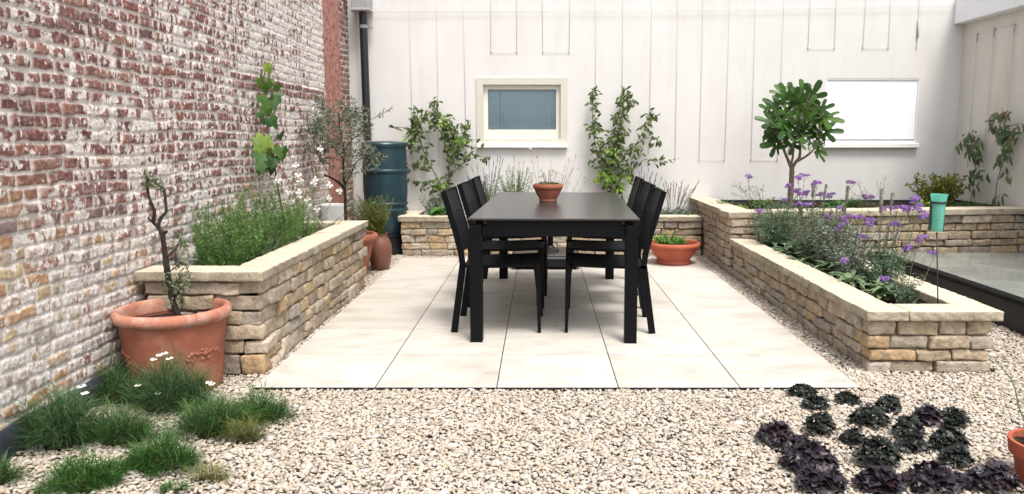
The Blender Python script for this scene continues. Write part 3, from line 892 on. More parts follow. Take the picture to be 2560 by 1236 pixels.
# ================================================================== STONE PLANTERS
def soil_patch(parent, poly_fn, x0, x1, y0, y1, z, rng):
    mb = MB(); nx, ny = max(4, int((x1 - x0) / .04)), max(4, int((y1 - y0) / .04))
    for j in range(ny + 1):
        for i in range(nx + 1):
            x, y = x0 + (x1 - x0) * i / nx, y0 + (y1 - y0) * j / ny
            mb.v.append((x, y, z + rng.uniform(-.012, .014) + .01 * math.sin(x * 9) * math.sin(y * 7)))
    for j in range(ny):
        for i in range(nx):
            a = j * (nx + 1) + i; mb.f.append((a, a + 1, a + nx + 2, a + nx + 1))
    for _ in range(int((x1 - x0) * (y1 - y0) * 260)):   # crumbs
        c = Vector((rng.uniform(x0, x1), rng.uniform(y0, y1), z + .012)); s = rng.uniform(.006, .018)
        b0 = len(mb.v)
        for d in ((1, 0, 0), (-1, 0, 0), (0, 1, 0), (0, -1, 0), (0, 0, 1), (0, 0, -1)):
            mb.v.append(tuple(c + Vector(d) * s * rng.uniform(.6, 1.2)))
        for t in ((0, 2, 4), (2, 1, 4), (1, 3, 4), (3, 0, 4), (2, 0, 5), (1, 2, 5), (3, 1, 5), (0, 3, 5)): mb.f.append(tuple(b0 + k for k in t))
    return mb.build('soil', M['soil'], parent)

def rows(total, n, rng):
    h = [rng.uniform(.8, 1.25) for _ in range(n)]; s = sum(h)
    return [x * total / s for x in h]

# left bed
rg = random.Random(21)
lp = thing('stone_planter', 'tall sandstone planter along the brick wall, full of rosemary', 'planter', (-1.75, 5.2, 0), 'stone planters')
hs_ = [.115, .075, .085, .08, .085, .075]; t = sum(hs_); hs_ = [x * .505 / t for x in hs_]
m = MB()
stone_face(m, (-2.05, 3.975), (-1.445, 3.975), -.01, hs_, .12, rg, par=(0, 1), lens=(.18, .36), flip=0)
stone_face(m, (-1.445, 3.975), (-1.445, 6.43), -.01, hs_, .12, rg, par=(2, 2), lens=(.13, .34), flip=0)
m.build('masonry', M['masonry'], lp)
m = MB(); m.box((-1.53, 5.2, .24), (.13, 2.40, .5)); m.box((-1.75, 4.055, .24), (.55, .11, .5)); m.box((-1.76, 6.37, .24), (.57, .09, .5))
m.build('mortar_core', M['mortar'], lp, smooth=False)
coping_run(lp, (-2.085, 3.945), (-1.425, 3.945), .20, .499, .052, rg, (.38, .45))
coping_run(lp, (-1.425, 4.147), (-1.425, 6.44), .20, .500, .052, rg, (.5, .75))
coping_run(lp, (-1.625, 6.44), (-2.07, 6.44), .16, .499, .05, rg, (.44, .5))
soil_patch(lp, None, -2.08, -1.6, 4.1, 6.35, .455, rg)

# back bed (left of the table to the upper bed)
rg = random.Random(22)
bp_ = thing('stone_planter', 'low sandstone planter along the white wall behind the table', 'planter', (.1, 8.4, 0), 'stone planters')
hs_ = [.075, .068, .08, .068, .075]; t = sum(hs_); hs_ = [x * .372 / t for x in hs_]
m = MB()
stone_face(m, (-1.46, 8.115), (1.70, 8.115), -.01, hs_, .11, rg, par=(1, 0), lens=(.14, .36))
stone_face(m, (-1.46, 8.79), (-1.46, 8.115), -.01, hs_, .11, rg, par=(0, 2), lens=(.14, .3))
m.build('masonry', M['masonry'], bp_)
m = MB(); m.box((.1, 8.19, .17), (3.05, .11, .36)); m.box((-1.39, 8.45, .17), (.10, .6, .36)); m.build('mortar_core', M['mortar'], bp_, smooth=False)
coping_run(bp_, (-1.485, 8.085), (1.69, 8.085), .20, .364, .055, rg, (.5, .7))
coping_run(bp_, (-1.485, 8.79), (-1.485, 8.287), .18, .3645, .054, rg, (.5, .6))
soil_patch(bp_, None, -1.33, 1.7, 8.25, 8.79, .35, rg)

# upper bed at the back right
rg = random.Random(23)
up_ = thing('stone_planter', 'high sandstone planter in the far right corner holding the fig tree', 'planter', (3.1, 7.9, 0), 'stone planters')
hs_ = [.08, .07, .075, .065, .08, .07, .08]; t = sum(hs_); hs_ = [x * .525 / t for x in hs_]
m = MB()
UF0, UF1 = (1.715, 6.97), (4.66, 7.36)
stone_face(m, UF0, UF1, -.01, hs_, .12, rg, par=(1, 0), lens=(.16, .36))
stone_face(m, (1.715, 8.79), UF0, -.01, hs_, .12, rg, par=(0, 2), lens=(.14, .32))
m.build('masonry', M['masonry'], up_)
m = MB(); m.bar((1.80, 7.09, .25), (4.64, 7.466, .25), .10, .51); m.bar((1.80, 8.79, .25), (1.80, 7.12, .25), .10, .51); m.build('mortar_core', M['mortar'], up_, smooth=False)
coping_run(up_, (1.685, 6.94), (4.66, 7.334), .26, .516, .055, rg, (.55, .8))
coping_run(up_, (1.685, 8.79), (1.685, 7.21), .24, .517, .054, rg, (.5, .8))
soil_patch(up_, None, 1.90, 4.64, 7.32, 8.77, .50, rg)
m = MB(); m.box((3.3, 8.775, .522), (2.66, .02, .03)); m.box((4.628, 8.1, .535), (.02, 1.36, .03)); m.build('liner', M['black_liner'], up_, smooth=False)

# lower right bed
rg = random.Random(24)
rp_ = thing('stone_planter', 'long low sandstone planter with purple flowers beside the patio', 'planter', (2.07, 5.5, 0), 'stone planters')
hs_ = [.07, .065, .075, .085]; t = sum(hs_); hs_ = [x * .29 / t for x in hs_]
m = MB()
stone_face(m, (1.735, 4.005), (2.385, 4.005), -.01, hs_, .12, rg, par=(1, 1), lens=(.19, .27), flip=1)
stone_face(m, (1.735, 6.95), (1.735, 4.005), -.01, hs_, .12, rg, par=(0, 2), lens=(.14, .36), flip=1)
stone_face(m, (2.385, 4.005), (2.385, 6.95), -.01, hs_, .12, rg, par=(2, 0), lens=(.14, .36), flip=1)
m.build('masonry', M['masonry'], rp_)
m = MB(); m.box((2.06, 4.09, .135), (.56, .10, .28)); m.box((1.82, 5.5, .135), (.11, 2.85, .28)); m.box((2.30, 5.5, .135), (.11, 2.85, .28)); m.build('mortar_core', M['mortar'], rp_, smooth=False)
coping_run(rp_, (1.705, 3.975), (2.42, 3.975), .20, .281, .052, rg, (.22, .27))
coping_run(rp_, (1.705, 6.96), (1.705, 4.177), .20, .282, .052, rg, (.6, .9))
coping_run(rp_, (2.42, 4.177), (2.42, 6.96), .18, .282, .052, rg, (.6, .9))
soil_patch(rp_, None, 1.89, 2.25, 4.15, 6.95, .235, rg)

# ================================================================== ROOFLIGHT
rl = thing('rooflight', 'flat glass rooflight in a black upstand frame beside the stone planter', 'rooflight', (3.8, 5.6, 0))
RX0, RX1, RY0, RY1, RZ = 3.04, 4.62, 3.6, 6.98, .185
m = MB()
m.box((RX0 + .035, (RY0 + RY1) / 2, RZ / 2 - .01), (.07, RY1 - RY0, RZ + .02)); m.box((RX1 - .035, (RY0 + RY1) / 2, RZ / 2 - .01), (.07, RY1 - RY0, RZ + .02))
m.box(((RX0 + RX1) / 2, RY0 + .035, RZ / 2 - .01), (RX1 - RX0 - .14, .07, RZ + .02)); m.box(((RX0 + RX1) / 2, RY1 - .035, RZ / 2 - .01), (RX1 - RX0 - .14, .07, RZ + .02))
m.build('upstand', M['black_plastic'], rl, smooth=False)
m = MB(); m.cbox((RX0 + .03, (RY0 + RY1) / 2, RZ + .012), (.085, RY1 - RY0 + .02, .03), .006); m.cbox((RX1 - .03, (RY0 + RY1) / 2, RZ + .012), (.085, RY1 - RY0 + .02, .03), .006)
m.build('trim', M['black_metal'], rl, smooth=False)
MB().box(((RX0 + RX1) / 2, (RY0 + RY1) / 2, RZ + .008), (RX1 - RX0 - .18, RY1 - RY0 - .02, .02)).build('pane', M['skyglass'], rl, smooth=False)

# ================================================================== TABLE AND CHAIRS
TZ = .752
tb = thing('garden_table', 'long black dining table with a dark matt top', 'table', (0, 0, 0))
m = MB(); m.cbox((0, 1.12, TZ - .006), (1.016, 2.24, .012), .002); m.build('tabletop', M['tabletop'], tb, smooth=False)
m = MB()
for y in (.055, 2.185): m.cbox((0, y, .690), (.80, .07, .098), .004); m.cbox((0, y, .675), (.862, .066, .064), .004)
for x in (-.455, .455): m.cbox((x, 1.12, .688), (.05, 1.98, .096), .004)
m.box((0, .6, .725), (.80, .05, .022)); m.box((0, 1.65, .725), (.80, .05, .022))
m.build('apron', M['black_metal'], tb, smooth=False)
for sx in (-1, 1):
    for sy, y in ((0, .045), (1, 2.195)):
        m = MB(); b0 = 0
        # leg whose outer shoulder is cut away below the top
        x1, x0 = sx * .502, sx * .430
        pts = [(x1, -.005), (x1, .695), (sx * .478, .712), (x0, .712), (x0, -.005)]
        for yy_ in (y - .042, y + .042):
            for (px_, pz_) in pts: m.v.append((px_, yy_, pz_))
        n5 = len(pts)
        m.f += [tuple(range(n5)), tuple(range(n5, 2 * n5))[::-1]] + [(i, i + n5, (i + 1) % n5 + n5, (i + 1) % n5) for i in range(n5)]
        m.build('leg', M['black_metal'], tb, smooth=False)
tb.location = (.080, 4.585, .006)
tb.rotation_euler = (0, 0, math.radians(-1.7))

def make_chair(label, group):
    """faces +X; origin on the ground under the seat centre"""
    r = thing('garden_chair', label, 'chair', (0, 0, 0), group)
    hw = .228
    for sy in (-1, 1):
        y = sy * hw
        m = MB()
        m.bar((-.275, y, 0), (-.215, y, .43), .024, .042, (1, 0, 0)); m.build('rear_leg', M['black_metal'], r, smooth=False)
        m = MB()
        path = [(-.215, .425), (-.225, .51), (-.262, .66), (-.330, .895)]
        for (a, b_) in zip(path, path[1:]): m.bar((a[0], y, a[1]), (b_[0], y, b_[1] + .004), .024, .036, (1, 0, 0))
        m.build('back_post', M['black_metal'], r, smooth=False)
        m = MB()
        b0 = len(m.v)
        for (x, z, w_) in ((.268, -.0, .020), (.262, .28, .028), (.248, .446, .040)):
            for (dx, dy) in ((-.5, -.5), (.5, -.5), (.5, .5), (-.5, .5)): m.v.append((x + dx * w_, y + dy * .024, z))
        for k in range(2):
            for i in range(4): m.f.append((k * 4 + i, k * 4 + (i + 1) % 4, k * 4 + 4 + (i + 1) % 4, k * 4 + 4 + i))
        m.f += [(3, 2, 1, 0), (8, 9, 10, 11)]
        m.build('front_leg', M['black_metal'], r, smooth=False)
        # side rail of the seat, dished along its length
        m = MB(); n = 10
        for i in range(n + 1):
            t_ = i / n; x = -.225 + .475 * t_; z = .426 - .005 * math.sin(math.pi * t_) + .012 * t_
            for (dy, dz) in ((-.012, -.010), (.012, -.010), (.012, .008), (-.012, .008)): m.v.append((x, y + dy, z + dz))
        for i in range(n):
            for k in range(4): m.f.append((i * 4 + k, i * 4 + (k + 1) % 4, i * 4 + 4 + (k + 1) % 4, i * 4 + 4 + k))
        m.f += [(3, 2, 1, 0), (n * 4, n * 4 + 1, n * 4 + 2, n * 4 + 3)]
        m.build('seat_rail', M['black_metal'], r, auto=40)
    m = MB(); n = 12; q = 6
    for i in range(n + 1):
        t_ = i / n; x = -.215 + .48 * t_; z = .431 - .005 * math.sin(math.pi * t_) + .012 * t_ - (.010 * max(0, t_ - .9) * 10)
        for j in range(q + 1):
            u = j / q * 2 - 1
            for dz in (0, -.005): m.v.append((x, u * (hw - .01), z + dz - .005 * (1 - u * u)))
    st_ = (q + 1) * 2
    for i in range(n):
        for j in range(q):
            a = i * st_ + j * 2
            m.f += [(a, a + st_, a + st_ + 2, a + 2), (a + 1, a + 3, a + st_ + 3, a + st_ + 1)]
        a = i * st_; m.f.append((a, a + 1, a + st_ + 1, a + st_)); a = i * st_ + q * 2; m.f.append((a, a + st_, a + st_ + 1, a + 1))
    for (e) in (0, n):
        for j in range(q):
            a = e * st_ + j * 2; m.f.append((a, a + 2, a + 3, a + 1))
    m.build('seat', M['sling'], r, auto=50)
    m = MB(); n = 14
    cx_ = [(-.222, .50), (-.238, .59), (-.266, .685), (-.298, .795), (-.325, .882), (-.332, .900)]
    def back(t_):
        f = t_ * (len(cx_) - 1); i = min(int(f), len(cx_) - 2); f -= i
        return cx_[i][0] * (1 - f) + cx_[i + 1][0] * f, cx_[i][1] * (1 - f) + cx_[i + 1][1] * f
    for i in range(n + 1):
        x, z = back(i / n)
        for j in range(q + 1):
            u = j / q * 2 - 1
            bow = -.018 * (1 - u * u)
            for dx in (.012, -.002): m.v.append((x + dx + bow, u * (hw - .008), z + (-.014 * (1 - u * u) if i == n else 0)))
    for i in range(n):
        for j in range(q):
            a = i * st_ + j * 2
            m.f += [(a, a + 2, a + st_ + 2, a + st_), (a + 1, a + st_ + 1, a + st_ + 3, a + 3)]
        a = i * st_; m.f.append((a, a + st_, a + st_ + 1, a + 1)); a = i * st_ + q * 2; m.f.append((a, a + 1, a + st_ + 1, a + st_))
    for e in (0, n):
        for j in range(q):
            a = e * st_ + j * 2; m.f.append((a, a + 1, a + 3, a + 2))
    bk = m.build('backrest', M['sling'], r, auto=50)
    m = MB()
    for tt, th in ((.955, .012), (.52, .006)):
        x, z = back(tt); x2, z2 = back(tt + .02)
        pts = [(x + .014 - .018 * (1 - u * u), u * (hw - .01), z) for u in [k / 8 * 2 - 1 for k in range(9)]]
        m.tube(pts, th * .55, 5)
    m.build('hem', M['black_metal'], bk)
    m = MB().bar((.25, -hw + .012, .428), (.25, hw - .012, .428), .024, .018); m.build('front_rail', M['black_metal'], r, smooth=False)
    return r
def copy_tree(o, parent=None):
    c = o.copy(); COL.objects.link(c); c.parent = parent
    for ch in [x for x in list(bpy.data.objects) if x.parent == o]: copy_tree(ch, c)
    return c
GC = 'chairs around the black table'
chair0 = make_chair('black sling chair on the near left of the table', GC)
spots = [(-.265, 5.075, 0, 'black sling chair on the left side of the table, nearest the large clay pot'),
         (-.235, 5.80, 0, 'middle black sling chair on the left side of the table'),
         (-.215, 6.52, 0, 'black sling chair on the left side of the table, farthest and nearest the white wall'),
         (.445, 5.06, math.pi, 'black sling chair on the right side of the table, nearest the gravel'),
         (.475, 5.78, math.pi, 'middle black sling chair on the right side of the table'),
         (.50, 6.50, math.pi, 'black sling chair on the right side of the table, nearest the round clay bowl')]
for i, (x, y, rz, lb) in enumerate(spots):
    c = chair0 if i == 0 else copy_tree(chair0)
    c.location = (x, y, .003); c.rotation_euler = (0, 0, rz + math.radians((-1.7, -3, -1, -2.5, 0, -2)[i])); c["label"] = lb

# parasol base
pb = thing('parasol_base', 'black wheeled parasol base with a short pole under the table', 'parasol base', (.055, 7.53, 0))
m = MB(); m.cbox((.055, 7.53, .075), (.66, .62, .10), .02); m.build('ballast_box', M['black_plastic'], pb, smooth=False)
m = MB(); m.cbox((.055, 7.53, .132), (.60, .56, .012), .005); m.build('cover_plate', M['tabletop'], pb, smooth=False)
for sx in (-1, 1):
    for sy in (-1, 1):
        m = MB(); c = Vector((.055 + sx * .27, 7.53 + sy * .27, .026)); m.tube([c + Vector((-.012, 0, 0)), c + Vector((.012, 0, 0))], .028, 14); m.build('wheel', M['black_metal'], pb, auto=40)
MB().tube([(.10, 7.53, .135), (.10, 7.53, .62)], .028, 16).build('pole', M['black_metal'], pb, auto=40)
m = MB(); m.tube([(.10, 7.53, .30), (.10, 7.53, .36)], .055, 16); m.box((.15, 7.50, .33), (.06, .05, .05)); m.build('clamp', M['black_plastic'], pb, auto=40)
m = MB().tube([(.17, 7.48, .33), (.20, 7.46, .33)], .022, 10); m.build('knob', M['black_plastic'], pb, auto=40)
m = MB().lathe((.10, 7.53, .142), [(.09, 0), (.085, .012), (.04, .03), (.03, .05)], 20); m.build('collar', M['black_plastic'], pb, auto=40)

# ================================================================== POTS
def pot(name, label, cat, c, prof, inner, mat, rimmat=None, rimprof=None, soil=True, group=None, soil_z=None, sr=None, wob=None):
    r = thing(name, label, cat, c, group)
    MB().lathe(c, prof + inner, 56, wob=wob).build('pot_body', mat, r, auto=50)
    if rimprof: MB().lathe(c, rimprof, 56, wob=wob, caps=False).build('rim', rimmat or mat, r, auto=60)
    if soil:
        rr = random.Random(3); m = MB()
        m.v.append((c[0], c[1], c[2] + soil_z + .012))
        for ring in range(1, 4):
            for k in range(24):
                a = k / 24 * 6.283; q = sr * ring / 3
                m.v.append((c[0] + q * math.cos(a), c[1] + q * math.sin(a), c[2] + soil_z + rr.uniform(-.006, .008)))
        for k in range(24):
            k2 = (k + 1) % 24; m.f.append((0, 1 + k, 1 + k2))
            for ring in range(2): m.f.append((1 + ring * 24 + k, 1 + (ring + 1) * 24 + k, 1 + (ring + 1) * 24 + k2, 1 + ring * 24 + k2))
        m.build('soil', M['soil'], r)
    return r
BP = Vector((-1.815, 3.775, -.005))
def bigpot():
    H = .415
    prof = [(.205, 0), (.210, .02), (.214, .05), (.226, .18), (.240, .30), (.246, .345), (.244, .352)]
    inner = [(.232, .352), (.232, .33), (.22, .2), (.2, .1), (0, .1)]
    rim = [(.238, .340), (.252, .352), (.266, .360), (.273, .378), (.271, .396), (.261, .408), (.248, .412), (.240, .406), (.232, .385), (.230, .345)]
    r = pot('terracotta_pot', 'large terracotta tub with thick rolled rim by the brick wall', 'plant pot', BP, prof, inner, M['terracotta'], M['terracotta_worn'], rim, soil_z=.325, sr=.230)
    rr = random.Random(8)
    for ang in (-150, -30, 90, -88):     # moulded flower reliefs
        m = MB()
        if ang == -88: continue
        a0 = math.radians(ang)
        for (da, dz, s) in [(0, 0, .022)] + [(.10 * math.cos(k * 1.047) + rr.uniform(-.03, .03), .024 * math.sin(k * 1.047) + rr.uniform(-.006, .006), rr.uniform(.011, .018)) for k in range(6)] + [(sg * (.16 + .045 * k) + rr.uniform(-.03, .03), .018 - .006 * k + rr.uniform(-.016, .016), rr.uniform(.007, .015)) for k in range(7) for sg in (-1, 1)]:
            a = a0 + da; z = .205 + dz; rad = .227 + (z - .18) * .1 - s * .55
            c = BP + Vector((rad * math.cos(a), rad * math.sin(a), z))
            prof_ = [(0, -s)] + [(s * math.sin(t_ / 6 * math.pi), -s * math.cos(t_ / 6 * math.pi)) for t_ in range(1, 6)] + [(0, s)]
            m.lathe(c, prof_, 8, 1, 1)
        m.build('relief', M['terracotta'], r)
    return r
bigpot()
# bowl on the table
TBL = Vector((.060, 5.83, TZ + .0065))
pot('terracotta_bowl', 'small orange clay bowl standing on the black table', 'plant bowl', TBL,
    [(.058, 0), (.066, .004), (.068, .014), (.062, .019), (.066, .024), (.082, .048), (.098, .080), (.103, .095), (.108, .097), (.112, .108), (.111, .128), (.106, .132)],
    [(.100, .130), (.096, .11), (.07, .09), (0, .09)], M['terracotta'], soil_z=.112, sr=.096)
# low bowl right
RB = Vector((1.318, 7.62, .003))
pot('terracotta_bowl', 'wide low terracotta bowl on the patio beside the right planter', 'plant bowl', RB,
    [(.150, 0), (.168, .006), (.172, .02), (.160, .038), (.165, .05), (.205, .10), (.232, .150), (.236, .165), (.252, .168), (.262, .182), (.258, .204), (.244, .214)],
    [(.232, .208), (.225, .17), (.15, .14), (0, .14)], M['terracotta_red'], soil_z=.175, sr=.226)
# tall pot + jug behind the left planter
TP = Vector((-1.70, 6.93, -.005))
pot('terracotta_pot', 'tall orange clay pot with a rolled rim behind the left planter', 'plant pot', TP,
    [(.125, 0), (.135, .02), (.175, .18), (.205, .30), (.212, .325), (.236, .33), (.246, .35), (.240, .38), (.225, .39)],
    [(.208, .385), (.20, .32), (.1, .3), (0, .3)], M['terracotta'], soil_z=.34, sr=.2)
JG = Vector((-1.505, 7.26, -.005))
jr = pot('brown_jug', 'brown stoneware jug with a side handle near the water butt', 'jug', JG,
    [(.070, 0), (.078, .01), (.098, .09), (.112, .17), (.108, .24), (.088, .295), (.070, .320), (.072, .345), (.080, .355)],
    [(.068, .352), (.06, .32), (.03, .3), (0, .3)], M['brown_glaze'], soil=True, soil_z=.33, sr=.058)
m = MB().tube([JG + Vector((-.07, -.02, .335)), JG + Vector((-.115, -.03, .33)), JG + Vector((-.135, -.03, .29)), JG + Vector((-.105, -.03, .24))], .012, 8); m.build('handle', M['brown_glaze'], jr)
# pot at the right edge
SP = Vector((1.818, 2.66, -.008))
pot('terracotta_pot', 'small red clay pot among the dark foliage by the planter end', 'plant pot', SP,
    [(.088, 0), (.092, .01), (.108, .105), (.110, .112), (.124, .114), (.130, .165), (.124, .168)], [(.116, .165), (.112, .13), (.05, .12), (0, .12)],
    M['terracotta_red'], soil_z=.14, sr=.113)
# white pot behind the olive
WP = Vector((-1.98, 7.45, -.005))
pot('white_pot', 'white glazed pot half hidden behind the olive stem', 'plant pot', WP,
    [(.09, 0), (.10, .02), (.118, .3), (.122, .56), (.126, .60), (.118, .605)], [(.108, .60), (.10, .5), (0, .5)], M['white_paint'], soil=True, soil_z=.56, sr=.108)

# ================================================================== RAIN GAUGE
GX = Vector((2.232, 4.27, .235)); TX = GX.x - .045
rn = thing('rain_gauge', 'mint green rain gauge on a thin dark rod in the flower bed', 'rain gauge', GX)
gz = .925
MB().lathe((TX, GX.y, 0), [(.0, gz - .205), (.028, gz - .205), (.030, gz - .20), (.035, gz - .07), (.036, gz - .045), (.043, gz - .01), (.045, gz), (.042, gz), (.039, gz - .01), (.033, gz - .05), (.027, gz - .19), (0, gz - .19)], 28).build('measuring_tube', M['gauge'], rn, auto=40)
MB().lathe((TX, GX.y, 0), [(.0, gz - .188), (.026, gz - .188), (.0265, gz - .172), (0, gz - .172)], 20).build('tube_base', M['gauge_mark'], rn)
MB().tube([GX + Vector((0, 0, -.03)), (TX, GX.y, gz - .21)], .0035, 6).build('rod', M['gauge_dark'], rn)
m = MB(); m.lathe((TX, GX.y, 0), [(.037, gz - .052), (.039, gz - .050), (.039, gz - .042), (.037, gz - .040)], 28)
for sx in (-1, 1): m.box((TX + sx * .0355, GX.y + .01, gz - .12), (.006, .02, .16))
m.build('holder', M['gauge_dark'], rn, auto=40)
m = MB()
for k in range(9):
    z = gz - .175 + k * .012; rad = .029 + (z - (gz - .2)) * .037
    m.box((TX + (.006 if k % 2 else .003), GX.y - rad - .0012, z), (.012 if k % 2 else .02, .001, .0016))
m.build('scale_marks', M['gauge_mark'], rn, smooth=False)

# ================================================================== PLANTS
def rv(rng, s=1.0):
    return Vector((rng.gauss(0, 1), rng.gauss(0, 1), rng.gauss(0, 1))).normalized() * s
def curve(pts, n=4):
    """smooth polyline through points"""
    pts = [Vector(p) for p in pts]
    if len(pts) < 3: return pts
    out = []
    for i in range(len(pts) - 1):
        p0 = pts[max(i - 1, 0)]; p1 = pts[i]; p2 = pts[i + 1]; p3 = pts[min(i + 2, len(pts) - 1)]
        for k in range(n):
            t = k / n
            out.append(.5 * ((2 * p1) + (p2 - p0) * t + (2 * p0 - 5 * p1 + 4 * p2 - p3) * t * t + (3 * p1 - p0 - 3 * p2 + p3) * t ** 3))
    out.append(pts[-1]); return out
def taper(n, a, b): return [a + (b - a) * i / max(1, n - 1) for i in range(n)]

# ---- climbers on the back wall
def climber(label, base, stems, clusters, young_clusters, Y, rng, leafL=(.05, .085)):
    r = thing('climbing_plant', label, 'climbing plant', base)
    st = MB(); lv = MB(); yl = MB()
    def putleaf(p, mb, L):
        d = Vector((rng.uniform(-1, 1), rng.uniform(-.9, .1), rng.uniform(-1.1, .45))).normalized()
        nrm = Vector((rng.uniform(-.7, .7), -1, rng.uniform(-.1, 1.1)))
        mb.leaf(p, d, nrm, L, L * rng.uniform(.36, .5), .2, rng.uniform(.05, .4))
    for (path, r0, r1, dens) in stems:
        pts = [PY(px, py, Y + rng.uniform(-.025, .015)) for px, py in path]
        if path[0] == stems[0][0][0]: pts[0] = Vector(base)
        c = curve(pts, 5)
        st.tube(c, taper(len(c), r0, r1), 5)
        ln = sum((c[i + 1] - c[i]).length for i in range(len(c) - 1))
        for _ in range(int(ln * dens * .75)):
            i = rng.randrange(len(c) // 6, len(c)); p = c[i] + rv(rng, .03); p.y = min(p.y, BY - .02)
            putleaf(p, lv, rng.uniform(*leafL))
    for (px, py, rx, ry, n) in clusters:
        for _ in range(int(n * .55)):
            a, q = rng.random() * 6.28, math.sqrt(rng.random())
            p = PY(px + rx * q * math.cos(a), py + ry * q * math.sin(a), Y - rng.uniform(-.03, .10))
            putleaf(p, lv, rng.uniform(*leafL))
    for (px, py, rx, ry, n) in young_clusters:
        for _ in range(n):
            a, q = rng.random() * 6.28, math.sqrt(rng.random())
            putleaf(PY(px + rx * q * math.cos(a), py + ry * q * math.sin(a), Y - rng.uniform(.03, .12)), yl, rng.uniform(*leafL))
    st.build('stem', M['vine_stem'], r)
    lv.build('foliage', M['glossy'], r)
    if young_clusters: yl.build('young_foliage', M['glossy_young'], r)
    return r
rg = random.Random(31)
climber('leafy climber on the white wall between the water butt and the framed window', (-1.0, 8.68, .36),
        [([(1120, 540), (1105, 470), (1082, 425), (1062, 385), (1048, 345), (1036, 310), (1034, 262)], .009, .003, 42),
         ([(1120, 540), (1122, 450), (1124, 380), (1124, 330), (1100, 292), (1082, 272), (1092, 248)], .008, .003, 40),
         ([(1105, 470), (1135, 430), (1165, 405), (1195, 392), (1222, 396)], .006, .002, 40),
         ([(1062, 385), (1072, 365), (1070, 340), (1052, 312)], .004, .002, 26),
         ([(1040, 325), (1012, 320), (985, 318), (970, 320)], .004, .0015, 26),
         ([(1100, 470), (1075, 462), (1045, 455), (1022, 450)], .004, .0015, 46),
         ([(1078, 430), (1055, 415), (1030, 412), (1018, 418)], .004, .0015, 46),
         ([(1125, 330), (1150, 345), (1165, 330), (1178, 300)], .004, .0015, 34),
         ([(1165, 345), (1185, 350), (1205, 352)], .003, .0015, 24)],
        [(1037, 320, 16, 36, 120), (1048, 285, 20, 20, 26), (1080, 288, 26, 16, 55), (1105, 310, 26, 22, 80), (1128, 345, 22, 32, 130), (1130, 385, 14, 24, 70), (1150, 330, 26, 24, 60),
         (1165, 375, 26, 28, 60), (1025, 355, 18, 12, 22), (1035, 378, 16, 16, 18), (1085, 460, 40, 16, 45), (1100, 490, 22, 22, 40), (1045, 415, 34, 12, 30)],
        [(1112, 300, 24, 18, 26), (1150, 352, 22, 18, 26), (1020, 352, 14, 8, 8), (1105, 462, 14, 14, 12)], 8.70, rg)
rg = random.Random(32)
climber('bushy climber on the white wall behind the right hand chairs, with bright young leaves', (.80, 8.68, .36),
        [([(1528, 540), (1525, 450), (1505, 400), (1488, 360), (1482, 300), (1484, 222)], .009, .003, 44),
         ([(1528, 540), (1528, 420), (1540, 350), (1555, 290), (1562, 222)], .009, .003, 46),
         ([(1528, 460), (1560, 390), (1590, 360), (1612, 318), (1628, 275)], .006, .002, 34),
         ([(1590, 362), (1620, 345), (1650, 345)], .004, .002, 30),
         ([(1590, 420), (1610, 400), (1640, 404), (1670, 402), (1700, 395)], .004, .0015, 18),
         ([(1628, 275), (1640, 290), (1652, 280)], .003, .0015, 26)],
        [(1486, 250, 11, 36, 60), (1486, 315, 18, 26, 55), (1566, 250, 20, 30, 85), (1550, 310, 20, 34, 100), (1532, 360, 26, 30, 130), (1500, 400, 26, 34, 80), (1560, 400, 34, 34, 90),
         (1535, 430, 34, 26, 110), (1612, 330, 18, 16, 20), (1625, 290, 20, 14, 26), (1590, 375, 22, 16, 45), (1640, 348, 18, 10, 16), (1645, 405, 12, 8, 16), (1535, 475, 26, 26, 60), (1575, 435, 26, 22, 40)],
        [(1508, 445, 22, 18, 45), (1545, 455, 26, 18, 40), (1525, 380, 20, 28, 26)], 8.70, rg)

